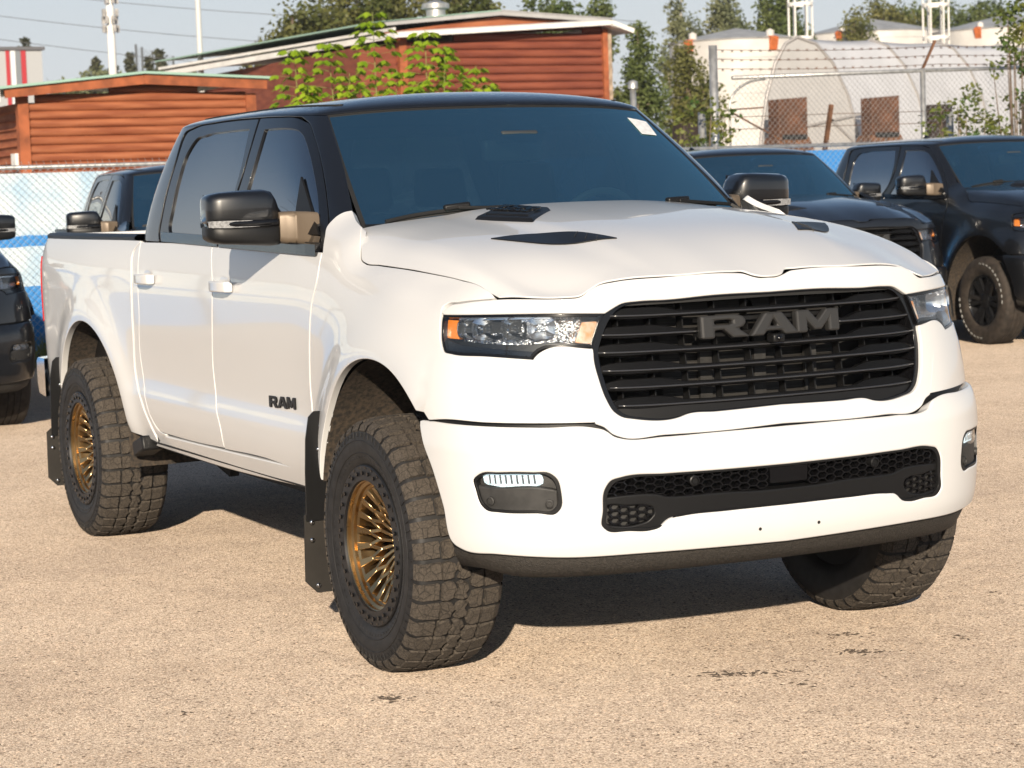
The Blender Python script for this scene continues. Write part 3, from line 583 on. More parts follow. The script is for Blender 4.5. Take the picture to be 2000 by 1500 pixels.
    for ch,y0,wd in(('R',-.272,.178),('A',-.098,.186),('M',.078,.170)):
        me=letter_mesh(ch,.074,.030);sx=wd/(.074*{'R':1.42,'A':1.62,'M':1.60}[ch])
        yc=y0+wd/2;x=float(W(np.float64(abs(yc)),np.float64(1.135))[0]);sl=math.atan((float(W(np.float64(abs(y0)),np.float64(1.135))[0])-float(W(np.float64(abs(y0+wd)),np.float64(1.135))[0]))/wd)
        o=obj('letter_'+ch.lower(),me,bd,M_BADGE)
        az=Vector((math.cos(sl),math.sin(sl),.10)).normalized();ax=Vector((0,0,1)).cross(az).normalized();ay=az.cross(ax)
        xs=float(W(np.float64(abs(y0)),np.float64(1.10))[0])
        X=Matrix((ax*sx,ay,az)).transposed().to_4x4();X.translation=Vector((xs-.012,y0,1.098));o.matrix_local=X
        b=o.modifiers.new('bevel','BEVEL');b.width=.006;b.segments=2;b.limit_method='ANGLE';b.angle_limit=R(60)
    mb=MB();x=.873
    for z in(1.112,1.158):mb.box((x-.045,-.27,z-.006),(x-.018,.25,z+.006))
    mb.obj('badge_bracket',bd,M_SBLK)
    c=MB().box((.868,-.022,1.076),(.915,.022,1.104)).obj('front_camera',root,M_SBLK,bevel=.006)
    co=MB().lathe([(0,.922),(.009,.920),(.012,.914)],18,axis='x').obj('camera_lens',c,M_GBLK,smooth=True);co.location=(0,0,1.09)
    # ---------------- lower grille
    lg=bpy.data.objects.new('lower_grille',None);link(lg,root)
    panel('grille_backing',offs(BS,-.075),[full(OUT['lowgrille'])],lg,M_DARK,flip=FL,depth=0,su=.06,sv=.03)
    li=[(t*.972,.61+(z-.61)*.86,c) for t,z,c in OUT['lowgrille']]
    panel('grille_rim',BS,[full(OUT['lowgrille']),full(li)],lg,M_SBLK,flip=FL,depth=.06,r=.002,off=-.004,su=.03,sv=.02)
    panel('lower_bar',BS,[full(OUT['lgbar']),OUT['pod'],mirl(OUT['pod'])],lg,M_SBLK,flip=FL,depth=.05,r=.006,off=-.012,su=.025,sv=.015)
    def honey(t0,t1,z0,z1,off,w,dp,name,cw=.030,ch=.0165,ok=lambda t,z:True):
        S=offs(BS,off);mb=MB()
        seen=set()
        nx=int((t1-t0)/(cw*1.5))+2;nz=int((z1-z0)/(ch*2))+2
        for i in range(nx):
            for j in range(nz):
                cx=t0+i*cw*1.5;cz=z0+j*ch*2+(ch if i%2 else 0)
                for k in range(3):
                    a,b=R(60*k),R(60*k+60)
                    p=(cx+cw*math.cos(a),cz+ch*1.155*math.sin(a));q=(cx+cw*math.cos(b),cz+ch*1.155*math.sin(b))
                    if not(ok(*p) and ok(*q)):continue
                    A,B=S(np.float64(p[0]),np.float64(p[1])),S(np.float64(q[0]),np.float64(q[1]))
                    mb.bar(A,B,w,dp,up=(1,0,0))
        o=mb.obj(name,lg,M_GBLK);return o
    LG=smooth_loop(full(OUT['lowgrille']));LB=smooth_loop(full(OUT['lgbar']))
    def okg(t,z):
        q=np.array([[t,z]]);return bool(inpoly(LG,q)[0]) and not bool(inpoly(LB,q)[0]) and not(abs(t)<.07)
    honey(-.66,.66,.57,.72,-.030,.0042,.03,'honeycomb_mesh',ok=okg,cw=.022,ch=.0115)['kind']='stuff'
    for m_ in(1,-1):
        PD=smooth_loop([(m_*a,b,c) for a,b,c in OUT['pod']])
        honey(-.66 if m_<0 else .46,-.46 if m_<0 else .66,.52,.62,-.024,.006,.02,'pod_mesh',cw=.020,ch=.011,ok=lambda t,z:bool(inpoly(PD,np.array([[t,z]]))[0]))
        panel('pod_backing',offs(BS,-.030),[[(m_*a,b,c) for a,b,c in OUT['pod']]],lg,M_TBLK,flip=FL,depth=0)
    panel('radar_plate',offs(BS,-.012),[[(-.068,.632,1),(.068,.632,1),(.070,.69,1),(-.070,.69,1)]],lg,M_GBLK,flip=FL,depth=.03,r=.002)
    def disc(S,u,v,r,h,parent,name,m):
        p,a,b,n=frame_at(S,u,v);mb=MB()
        mb.lathe([(0,h*.7),(r*.45,h*.7),(r*.5,h*.4),(r*.72,h*.4),(r*.8,h),(r,h*.85),(r,-.02)],22,axis='x')
        o=mb.obj(name,parent,m,sharp=30);X=Matrix((n,a,b)).transposed().to_4x4();X.translation=p;o.matrix_local=X
    for s in(1,-1):disc(offs(BS,-.018),s*.344,.662,.017,.012,lg,'parking_sensor',M_SBLK)
    # ---------------- fog lamps
    for mi in(False,True):
        s=-1 if mi else 1;k=dict(flip=FL,mirror=mi)
        fg=bpy.data.objects.new('fog_lamp',None);link(fg,root)
        fi=[(.945+(t-.945)*.90,.66+(z-.66)*.84,c) for t,z,c in OUT['fog']]
        panel('bezel_rim',Bp,[OUT['fog'],fi],fg,M_SBLK,depth=.03,r=.002,off=-.003,su=.03,sv=.02,**k)
        panel('bezel_plate',offs(Bp,-.028),[OUT['fog']],fg,M_TBLK,depth=0,**k)
        panel('bezel_ledge',offs(Bp,-.012),[[(.80,.655,1),(.86,.664,0),(1.02,.662,0),(1.07,.668,1),(1.055,.612,0),(1.02,.590,0),(.83,.588,0),(.805,.60,0)]],fg,M_TBLK,depth=.02,r=.008,su=.02,sv=.015,**k)
        panel('led_bar',offs(Bp,-.022),[OUT['fogled']],fg,M_LED,depth=.004,r=.002,su=.02,sv=.01,**k)
        for j in range(9):
            t0=.862+j*.019
            panel('led_divider',offs(Bp,-.0195),[[(t0,.68,1),(t0+.005,.68,1),(t0+.008,.708,1),(t0+.003,.708,1)]],fg,M_REFL,depth=.003,r=.001,su=.02,sv=.02,step=.02,**k)
        panel('lamp_lens',offs(Bp,-.012),[OUT['fogled']],fg,M_LENS,depth=0,su=.03,sv=.02,**k)
        for u_,v_ in((1.0138,.626),(.8198,.617)):disc(offs(BS,-.010),s*u_,v_,.014,.008,fg,'parking_sensor',M_TBLK)
    # plate holes
    for t in(.112,-.112):
        p,a,b,n=frame_at(BS,t,.488);o=MB().lathe([(0,.0015),(.0055,.0015),(.0055,-.003)],12,axis='x').obj('bolt_hole',bump,M_DARK);X=Matrix((n,a,b)).transposed().to_4x4();X.translation=p;o.matrix_local=X
    # ---------------- valance under the bumper
    mb=MB();tt=np.linspace(-1.22,1.22,61);V=[];F=[]
    for t in tt:
        a=abs(t);c=CF(np.float64(a));n=nrm(CF,np.float64(a));sgn=-1 if t>=0 else 1
        zb=.375+.03*sstep(.9,1.22,a)
        for off,z in((-.055,.47),(-.045,.45),(-.070,.40),(-.082,zb),(-.12,zb+.004),(-.20,zb+.02)):
            q=c+n*off;V.append((q[0],sgn*q[1],z))
    for i in range(len(tt)-1):
        for j in range(5):F.append((i*6+j,(i+1)*6+j,(i+1)*6+j+1,i*6+j+1))
    mb.add(V,F).obj('front_valance',root,mat('valance_plastic',(.028,.024,.020),rough=.6,bump=1.,bscale=260,bdist=.004,noise=.4,nscale=120),smooth=True)
    # ---------------- windshield, cowl, wipers
    nu,nv=97,41;u=np.linspace(-3.0,3.0,nu);v=np.linspace(.0,.992,nv);U,V=np.meshgrid(u,v,indexing='ij')
    ws=obj('windshield',grid_mesh('windshield',GS(U,V)+snorm(GS,U,V,-1)*-.004),root,M_WSGL)
    at=ws.data.attributes.new('band','FLOAT','POINT')
    band=sstep(.775,.80,V)*.75
    edge=np.maximum(sstep(2.78,2.84,np.abs(U)),sstep(.115,.09,V))
    blob=1-sstep(.0,1.,np.clip((np.hypot(np.abs(U)/.42,(V-.80)/.115)-.95)/.1,0,1))
    at.data.foreach_set('value',np.maximum(np.maximum(band,edge),blob).ravel().astype(np.float32))
    panel('windshield_seal',GS,[[(-3.06,1.0,1),(3.06,1.0,1),(3.06,.0,1),(-3.06,.0,1)],[(-2.97,.985,1),(2.97,.985,1),(2.97,.03,1),(-2.97,.03,1)]],root,M_RUBBER,flip=FL,depth=.004,r=.001,off=-.003,su=.1,sv=.05,step=.03)
    tt=np.linspace(-3,3,49);A=GS(tt,0*tt+.09);B=GS(tt,0*tt-.05);rows=[]
    hy=A[:,1];
    for i,t in enumerate(tt):
        a=A[i];x1=a[0]+.10;rows.append([a+np.array((0,0,.002)),a+np.array((.05,0,-.022)),a+np.array((.13,0,-.045)),a+np.array((.2,0,-.10))])
    obj('cowl_panel',grid_mesh('cowl_panel',np.array(rows)),root,M_SBLK)
    for s,pts in((1,[(2.62,.088),(2.2,.125),(1.75,.15),(1.3,.162),(.95,.162)]),(1,[(-.15,.085),(-.7,.115),(-1.3,.14),(-1.9,.14),(-2.4,.125)])):
        wp=bpy.data.objects.new('wiper',None);link(wp,root);S=offs(GS,.014)
        sp=smooth_loop([(a,b,0) for a,b in pts],closed=False,step=.1);P3=[Vector(S(np.float64(a),np.float64(b))) for a,b in sp]
        mb=MB()
        for p,q in zip(P3[:-1],P3[1:]):mb.bar(p,q,.016,.012)
        mb.obj('wiper_blade',wp,M_SBLK)
        mb=MB()
        for p,q in zip(P3[:-1],P3[1:]):mb.bar(p-Vector((.004,0,.010)),q-Vector((.004,0,.010)),.004,.012)
        mb.obj('wiper_rubber',wp,M_RUBBER)
        i=int(len(P3)*.62);p=P3[i]+Vector((.01,0,.006));q=P3[-1]+Vector((.02,.05 if s>0 else -.05,-.005));b0=P3[-1]+Vector((.07,.16,-.07))
        MB().bar(p,q,.016,.014).bar(q,b0,.022,.016).obj('wiper_arm',wp,M_SBLK,bevel=.003)
        MB().bar(P3[i-2]+Vector((0,0,.008)),P3[i+2]+Vector((0,0,.012)),.028,.026).obj('wiper_joint',wp,M_SBLK,bevel=.008)
    panel('inspection_sticker',offs(GS,-.001),[[(-a,b,c) for a,b,c in OUT['sticker']]],ws,M_STICK,flip=FL,depth=0,su=.1,sv=.05)
    # ---------------- cabin
    cb=bpy.data.objects.new('cabin',None);link(cb,root)
    V=[];F=[];ys=np.linspace(-.86,.86,25);prof=[(-.50,1.40),(-.62,1.415),(-.80,1.43),(-.88,1.415),(-.92,1.36),(-.93,1.05)]
    for y in ys:
        k=-.10*(abs(y)/.86)**2.5
        for x,z in prof:V.append((x+k,y,z+(.03*math.exp(-((y-.38)/.20)**2) if x<-.7 else 0)))
    for i in range(24):
        for j in range(5):F.append((i*6+j,(i+1)*6+j,(i+1)*6+j+1,i*6+j+1))
    MB().add(V,F).obj('dashboard',cb,M_INT,smooth=True)
    th=MB();c=Vector((-1.02,.38,1.405));d=Vector((.90,0,-.42)).normalized();a=Vector((0,1,0));b=d.cross(a)
    ring=[c+a*(.185*math.cos(t))+b*(.185*math.sin(t)) for t in np.linspace(0,2*math.pi,33)]
    th.tube(ring,.016,8,cap=False);th.bar(c-a*.17,c+a*.17,.05,.02,up=b).bar(c,c-b*.17*(1 if b.z>0 else -1),.05,.02,up=a)
    th.obj('steering_wheel',cb,mat('wheel_leather',(.17,.18,.18),rough=.4),sharp=40)
    for x,y in((-1.45,.38),(-1.45,-.38),(-2.45,.42),(-2.45,-.42)):
        st=bpy.data.objects.new('seat',None);link(st,cb)
        MB().box((x-.05,y-.25,.78),(x+.48,y+.25,.98)).obj('seat_cushion',st,M_SEAT,bevel=.05,seg=3)
        mb=MB();mb.bar((x-.02,y,.95),(x-.16,y,1.50),.50,.16,up=(1,0,0),w2=.40,h2=.12);mb.obj('seat_back',st,M_SEAT,bevel=.05,seg=3)
        mb=MB();mb.bar((x-.165,y,1.52),(x-.19,y,1.70),.26,.10,up=(1,0,0),w2=.24,h2=.09);mb.obj('headrest',st,M_SEAT,bevel=.035,seg=3)
    MB().box((-2.93,-.86,.5),(-2.88,.86,1.42)).box((-2.75,-.66,1.905),(-1.35,.66,1.915)).obj('cabin_lining',cb,M_INT)
    mr=MB();mr.bar((-.985,-.13,1.745),(-.985,.13,1.745),.045,.085);mr.obj('rear_view_mirror',cb,mat('mirror_shell',(.09,.10,.10),rough=.25,coat=.4),bevel=.015,seg=3)
    MB().bar((-.965,0,1.80),(-.985,0,1.76),.03,.03).bar((-.95,-.08,1.795),(-.95,.08,1.795),.09,.05).obj('camera_housing',cb,M_INT,bevel=.01)
    # rear glass
    u=np.linspace(10.9,13,13);v=np.linspace(.1,.9,9);Ug,Vg=np.meshgrid(np.r_[u,2*13-u[-2::-1]],v,indexing='ij')
    Gr=np.where((Ug<=13)[...,None],G(np.minimum(Ug,26-Ug),Vg),G(np.minimum(Ug,26-Ug),Vg)*np.array([1,-1,1]))
    obj('rear_window',grid_mesh('rear_window',Gr),root,M_SIDEGL)
    u=np.linspace(10.1,13,15);v=np.linspace(-.06,.11,3);rw=[]
    for lo_,hi_ in((-.06,.11),(.89,1.14)):
        v=np.linspace(lo_,hi_,4);Ug,Vg=np.meshgrid(np.r_[u,2*13-u[-2::-1]],v,indexing='ij')
        Gr=np.where((Ug<=13)[...,None],G(np.minimum(Ug,26-Ug),Vg),G(np.minimum(Ug,26-Ug),Vg)*np.array([1,-1,1]));obj('cab_back_panel',grid_mesh('cab_back_panel',Gr),root,M_BLACK)
    for s in(1,-1):
        Ug,Vg=np.meshgrid(np.linspace(10.1,11,8),np.linspace(.1,.9,9),indexing='ij');obj('cab_back_panel',grid_mesh('cab_back_panel',G(Ug,Vg)*np.array([1,s,1])),root,M_BLACK)
    # roof joint mouldings and antenna
    for s in(1,-1):
        mb=MB();us=np.linspace(3.1,10.1,40);S=offs(G,.0005);P3=[Vector(S(np.float64(a),np.float64(1.133))*np.array([1,s,1])) for a in us]
        for p,q in zip(P3[:-1],P3[1:]):mb.bar(p,q,.012,.006)
        mb.obj('roof_moulding',root,M_RUBBER)
    MB().add([(-2.52,-.03,1.985),(-2.36,-.008,1.985),(-2.36,.008,1.985),(-2.52,.03,1.985),(-2.50,-.006,2.035),(-2.50,.006,2.035)],[(0,1,4),(2,3,5),(1,2,5,4),(0,4,5,3),(0,3,2,1)]).obj('roof_antenna',root,M_GBLK,bevel=.005)
    # belt mouldings
    for mi,drs in((False,(fd[0],rd[0])),(True,(fd[1],rd[1]))):
        s=-1 if mi else 1
        for dr,(xa,xb,za,zb) in zip(drs,((-.66,-1.755,1.385,1.408),(-1.775,-2.56,1.409,1.424))):
            mb=MB();n=12;pp=[]
            for i in range(n+1):
                f=i/n;x=xa+(xb-xa)*f;z=za+(zb-za)*f;q=W(np.float64(float(tx(CB,x))),np.float64(z))*np.array([1,s,1]);pp.append(Vector(q)+Vector((0,-s*.001,.012)))
            for p,q in zip(pp[:-1],pp[1:]):mb.bar(p,q,.020,.042)
            mb.obj('belt_moulding',dr,M_GBLK)
    # ---------------- door handles, badges
    for mi in(False,True):
        s=-1 if mi else 1
        for dr,xa,xb,z in((fd[mi],-1.735,-1.515,1.243),(rd[mi],-2.795,-2.575,1.250)):
            hd=bpy.data.objects.new('door_handle',None);link(hd,dr)
            ym=float(W(np.float64(float(tx(CB,(xa+xb)/2))),np.float64(z))[1])*s
            o=-s # outward sign
            yy=lambda d:ym+o*d
            mb=MB();pts=[(xa-.0,.004),(xa+.012,.036),(xa+.05,.047),(xb-.05,.047),(xb-.012,.036),(xb,.004),(xb-.03,.004),(xb-.04,.026),(xa+.04,.026),(xa+.03,.004)]
            mb.prism(pts,lambda x,d:(x,yy(d),z-.0215),lambda x,d:(x,yy(d),z+.0215));mb.obj('handle_grip',hd,M_WHITE,bevel=.006,seg=3)
            mb=MB();cx=(xa+xb)/2;V=[(cx,yy(-.0005),z)];n=20
            for k in range(n):
                a=2*math.pi*k/n;V.append((cx+.075*math.cos(a),yy(.0015),z+.040*math.sin(a)))
            mb.add(V,[(0,1+k,1+(k+1)%n) for k in range(n)]).obj('handle_cup',hd,M_WHITE)
    for mi in(False,True):
        s=-1 if mi else 1;bg_=bpy.data.objects.new('door_badge',None);link(bg_,fd[mi])
        x0=-1.172
        seq=[('R',0,.098),('A',.094,.104),('M',.194,.094)]
        for ch,dx,wd in seq:
            me=letter_mesh(ch,.044,.006);sx=wd/(.044*{'R':1.42,'A':1.62,'M':1.60}[ch]);o=obj('letter_'+ch.lower(),me,bg_,M_SBLK)
            z=.789+.004*dx/.1
            if not mi:
                p=Vector(W(np.float64(float(tx(CB,x0+dx))),np.float64(z)));ax=Vector((1,0,.02));az=Vector((0,-1,.0))
            else:
                p=Vector(W(np.float64(float(tx(CB,x0+.29-dx))),np.float64(z))*np.array([1,-1,1]));ax=Vector((-1,0,0));az=Vector((0,1,0))
            ay=az.cross(ax);X=Matrix((ax*sx,ay,az)).transposed().to_4x4();X.translation=p+az*.0005;o.matrix_local=X
            b=o.modifiers.new('bevel','BEVEL');b.width=.0015;b.segments=1;b.limit_method='ANGLE';b.angle_limit=R(60)
    # ---------------- hood vents and scoops
    for s in(1,-1):
        vt=[(a,s*b,c) for a,b,c in OUT['vent']];hv=bpy.data.objects.new('hood_vent',None);link(hv,hood)
        panel('vent_panel',Hd,[vt],hv,M_SBLK,flip=FL,depth=.004,r=.002,off=.004,su=.03,sv=.02)
        for k in range(3):
            p=Vector(Hd(np.float64(.36+.045*k),np.float64(s*(.475-.012*k))))+Vector((0,0,.006));q=Vector(Hd(np.float64(.40+.045*k),np.float64(s*(.515-.015*k))))+Vector((0,0,.006))
            MB().bar(p-Vector((0,0,.002)),q-Vector((0,0,.002)),.003,.004).obj('vent_louver',hv,M_TBLK)
        if s<0:continue
        sc=[(-.225,.57),(-.415,.345),(-.14,.285),(.075,.485)];hs_=bpy.data.objects.new('hood_scoop',None);link(hs_,hood)
        def sp(f,h):
            c=(sum(a for a,_ in sc)/4,sum(b for _,b in sc)/4);return [Vector(Hd(np.float64(c[0]+(a-c[0])*f),np.float64(s*(c[1]+(b-c[1])*f))))+Vector((0,0,h)) for a,b in sc]
        A,B,C=sp(1,-.002),sp(.92,.010),sp(.88,.012)
        MB().add(A+B+C,[(0,1,5,4),(1,2,6,5),(2,3,7,6),(3,0,4,7),(4,5,9,8),(5,6,10,9),(6,7,11,10),(7,4,8,11),(8,9,10,11)]).obj('scoop_cover',hs_,M_SBLK,bevel=.006,seg=2)
        D=sp(.72,.011);E_=sp(.70,.017)
        MB().add(D+E_,[(0,1,5,4),(1,2,6,5),(2,3,7,6),(3,0,4,7),(4,5,6,7)]).obj('badge_plate',hs_,M_SBLK,bevel=.004)
        F4=sp(.70,.0172);cen=(F4[0]+F4[1]+F4[2]+F4[3])/4
        # text reads along the cross-car direction, tops towards the windshield
        ax=((F4[2]+F4[1])/2-(F4[0]+F4[3])/2).normalized()
        e1=(F4[2]-F4[1]).normalized() ;e2=(F4[1]-F4[0]).normalized()
        ax=e1*(1) if s>0 else -e1
        nz=e1.cross(e2);nz=nz if nz.z>0 else -nz;ay=nz.cross(ax)
        # lettering follows the front edge of the plate
        for txt,sz,dy in(('1500',.088,.022),('HURRICANE',.036,-.036)):
            me=text_mesh(txt,sz,.003,bevel=.0008,space=1.02);o=obj('lettering',me,hs_,M_GBLK)
            X=Matrix((ax*1.15,ay,nz)).transposed().to_4x4();X.translation=cen+ay*dy+nz*.003;o.matrix_local=X
    # ---------------- bed
    bedp=bpy.data.objects.new('cargo_bed',None);link(bedp,root)
    for s in(1,-1):
        mb=MB();xs=np.linspace(-2.98,-4.68,20);V=[];F=[]
        for x in xs:
            p=W(np.float64(float(tx(CB,x))),np.float64(1.425))*np.array([1,s,1]);o=-s
            y=p[1];z=1.432
            V+=[(x,y+o*.004,z-.022),(x,y+o*.006,z),(x,y-o*.01,z+.012),(x,y-o*.085,z+.012),(x,y-o*.09,z-.03),(x,y-o*.10,.78)]
        for i in range(19):
            for j in range(5):F.append((i*6+j,(i+1)*6+j,(i+1)*6+j+1,i*6+j+1))
        mb.add(V,F).obj('bed_rail',bedp,M_SBLK,sharp=40)
    mb=MB().box((-4.70,-.90,.72),(-2.99,.90,.78)).box((-3.03,-.90,.60),(-2.99,.90,1.42));mb.obj('bed_floor',bedp,M_DARK)
    tg=MB().box((-4.80,-.80,.66),(-4.73,.80,1.435)).obj('tailgate',root,M_WHITE,bevel=.015)
    for s in(1,-1):
        mi=s<0
        tl=[(float(tx(CB,-4.665)),.985,1),(float(tx(CB,-4.665)),1.32,1),(CB.k[-1]-.01,1.32,1),(CB.k[-1]-.01,.985,1)]
        panel('tail_lamp',W,[tl],root,M_RED,flip=FL,depth=.03,r=.004,off=.006,mirror=mi,su=.03,sv=.04)
        tl2=[(a,b-.34 if k in(1,2) else .66,c) for k,(a,b,c) in enumerate(tl)]
        panel('bed_corner',W,[[(tl[0][0],.66,1),(tl[0][0],.978,1),(tl[2][0],.978,1),(tl[2][0],.66,1)]],root,M_WHITE,flip=FL,depth=.02,mirror=mi,su=.03,sv=.04)
        panel('bed_corner',W,[[(tl[0][0],1.327,1),(tl[0][0],1.425,1),(tl[2][0],1.425,1),(tl[2][0],1.327,1)]],root,M_WHITE,flip=FL,depth=.02,mirror=mi,su=.03,sv=.04)
    mb=MB();V=[];F=[];ys=np.linspace(-1.0,1.0,31)
    for y in ys:
        x=-4.98+.10*abs(y)**3+.12*sstep(.86,1.0,abs(y));
        for dx,z in((.16,.79),(.03,.79),(0,.77),(-.0,.66),(.03,.60),(.16,.59)):V.append((x+dx,y,z))
    for i in range(30):
        for j in range(5):F.append((i*6+j,(i+1)*6+j,(i+1)*6+j+1,i*6+j+1))
    n=len(ys)-1;F+=[(0,1,2,3,4,5),tuple(n*6+k for k in range(6))[::-1]]
    mb.add(V,F).obj('rear_bumper',root,M_CHROME,sharp=35)
    # ---------------- wheel housings
    for xc,rr_ in((.012,.60),(-3.66,.588)):
        for s in(1,-1):
            mb=MB();V=[];F=[];A=np.linspace(R(-22 if xc>-1 else -6),R(200 if xc>-1 else 190),36)
            if xc>-1:A=np.linspace(R(30),R(200),30)
            for a in A:
                for r_,y in((rr_+.012,1.005),(rr_+.012,.90),(rr_+.005,.62),(rr_-.06,.56),(.1,.56)):
                    V.append((xc+r_*math.cos(a),-s*y,.43+r_*math.sin(a)))
            for i in range(len(A)-1):
                for j in range(4):F.append((i*5+j,(i+1)*5+j,(i+1)*5+j+1,i*5+j+1))
            mb.add(V,F).obj('wheel_liner',root,M_LINER,smooth=True)
    # ---------------- mud flaps
    for s in(1,-1):
        for x,top,dy,bot in((-.60,.80,.068,.15),(-4.24,.80,.05,.16)):
            fl=bpy.data.objects.new('mud_flap',None);link(fl,root)
            yo,yi=-s*1.135,-s*.80
            def X(z):return x-.02+.05*(z-.1)
            poly=[(.80,top-.30),(.80,top+.02),(1.035,top+.02),(1.055,top),(1.068,top-.08),(1.072,top-.2),(1.072,top-.38),(.80,top-.38)]
            MB().prism(poly,lambda y,z:(X(z)+.004,-s*y,z),lambda y,z:(X(z)+.012,-s*y,z)).obj('flap_bracket',fl,M_SBLK)
            poly=[(.80,bot),(1.10-dy,bot),(1.145-dy,bot+.045),(1.145-dy,top-.36),(1.12-dy,top-.34),(.80,top-.34)]
            MB().prism(poly,lambda y,z:(X(z)-.006,-s*y,z),lambda y,z:(X(z)+.003,-s*y,z)).obj('flap_sheet',fl,mat('flap_rubber',(.020,.017,.014),rough=.7,noise=.15,nscale=12,bump=.15,bscale=150))
            for y,z in((1.05,top-.035),(1.06,top-.12),(1.12,top-.385),(1.12,bot+.20),(1.10,bot+.03)):
                fo=MB().lathe([(0,.006),(.005,.005),(.009,.002),(.009,-.004)],10,axis='x').obj('flap_bolt',fl,M_CHROME,smooth=True);fo.location=(X(z)+.012,-s*(y-(dy if z<top-.3 else .04)),z)
    # ---------------- running gear
    ug=bpy.data.objects.new('chassis',None);link(ug,root)
    mb=MB()
    for s in(1,-1):mb.box((-4.7,min(s*.46,s*.58),.50),(.62,max(s*.46,s*.58),.66))
    for x in(-4.2,-2.6,-1.4,.1):mb.box((x-.05,-.5,.52),(x+.05,.5,.62))
    mb.obj('frame_rail',ug,M_DARK)
    mb=MB().tube([(-3.672,-.85,.408),(-3.672,-.2,.408)],.045,12).tube([(-3.672,.85,.408),(-3.672,.2,.408)],.045,12).lathe([(0,-.16),(.10,-.13),(.15,0),(.10,.13),(0,.16)],20,axis='x')
    for i in range(len(mb.v)-100,len(mb.v)):mb.v[i]=(mb.v[i][0]-3.672,mb.v[i][1],mb.v[i][2]+.408)
    mb.obj('rear_axle',ug,M_DARK,sharp=40)
    MB().tube([(-3.5,0,.44),(-.9,0,.52)],.045,12).obj('drive_shaft',ug,M_DARK,smooth=True)
    for s in(1,-1):
        MB().tube([(-3.78,s*.60,.40),(-3.86,s*.55,.72)],.035,10).obj('shock_absorber',ug,M_STEEL,smooth=True)
        MB().bar((-3.6,s*.60,.36),(-2.62,s*.58,.52),.05,.08).obj('trailing_arm',ug,M_DARK)
        MB().bar((-2.70,s*.66,.36),(-2.62,s*.64,.56),.05,.12).tube([(-2.5,s*.70,.42),(-2.62,s*.70,.52)],.03,8).obj('arm_bracket',ug,M_DARK)
        MB().bar((0,s*.84,.30),(.02,s*.40,.42),.10,.05).bar((-.2,s*.42,.42),(0,s*.84,.31),.06,.05).obj('control_arm',ug,M_DARK)
        MB().tube([(0,s*.70,.34),(-.02,s*.62,.85)],.05,12).obj('strut',ug,M_STEEL,smooth=True)
        MB().bar((-3.02,s*.955,.455),(-2.86,s*.955,.50),.10,.07).obj('rocker_end_cap',root,M_SBLK,bevel=.01)
    MB().box((-2.5,-.35,.44),(-1.3,.25,.52)).tube([(-1.0,.3,.45),(-2.4,.35,.45),(-4.4,.45,.50)],.04,8).obj('exhaust',ug,M_DARK)
    # ---------------- door mirrors
    for s in(1,-1):
        dr=fd[0 if s>0 else 1];o=-s
        mm=bpy.data.objects.new('door_mirror',None);link(mm,dr)
        Y=lambda y:-s*y
        def blob(name,ys,sec,m,e=4.):
            """loft of super-ellipse sections: (y, xc, zc, hx, hz)"""
            V=[];F=[];n=28
            for y,xc,zc,hx,hz in sec:
                for k in range(n):
                    t=2*math.pi*k/n;c,si=math.cos(t),math.sin(t)
                    V.append((xc+hx*math.copysign(abs(c)**(2/e),c),Y(y),zc+hz*math.copysign(abs(si)**(2/e),si)))
            for i in range(len(sec)-1):
                for k in range(n):F.append((i*n+k,i*n+(k+1)%n,(i+1)*n+(k+1)%n,(i+1)*n+k))
            F+=[tuple(range(n)),tuple((len(sec)-1)*n+k for k in range(n))]
            return MB().add(V,F).obj(name,mm,m,sharp=50)
        # upper gloss cap, lower satin skull
        xc=-1.005
        blob('mirror_cap',0,[(1.272,xc+0.000,1.550,0.030,0.040),(1.268,xc+0.000,1.550,0.050,0.051),(1.255,xc+0.000,1.551,0.064,0.060),(1.225,xc+0.005,1.553,0.074,0.065),(1.140,xc+0.010,1.555,0.080,0.068),(1.060,xc+0.012,1.557,0.082,0.068),(1.030,xc+0.012,1.555,0.078,0.063),(1.012,xc+0.010,1.544,0.068,0.049),(1.000,xc+0.008,1.530,0.058,0.033),(0.985,xc+0.005,1.521,0.050,0.025)],M_BLACK)
        blob('mirror_base',0,[(1.272,xc,1.475,.028,.018),(1.266,xc,1.470,.048,.026),(1.25,xc,1.466,.062,.032),(1.22,xc+.005,1.462,.072,.036),(1.10,xc+.01,1.458,.078,.040),(1.03,xc+.012,1.455,.078,.042),(1.0,xc+.01,1.456,.070,.040),(.99,xc+.01,1.458,.06,.034)],M_SBLK)
        blob('mirror_band',0,[(1.270,xc,1.50,.050,.014),(1.255,xc,1.50,.067,.016),(1.20,xc+.008,1.50,.080,.017),(1.05,xc+.012,1.50,.083,.018),(1.0,xc+.008,1.50,.072,.017)],M_GBLK,e=5)
        mb=MB().add([(xc+.091,Y(1.085),1.488),(xc+.0875,Y(1.20),1.486),(xc+.070,Y(1.262),1.488),(xc+.052,Y(1.272),1.49),(xc+.052,Y(1.272),1.512),(xc+.070,Y(1.262),1.513),(xc+.0875,Y(1.20),1.513),(xc+.091,Y(1.115),1.512)],[(0,1,6,7),(1,2,5,6),(2,3,4,5)]);mb.obj('turn_signal',mm,mat('mirror_signal_lens',(.42,.42,.42),rough=.15,metal=.5,noise=.3,nscale=120))
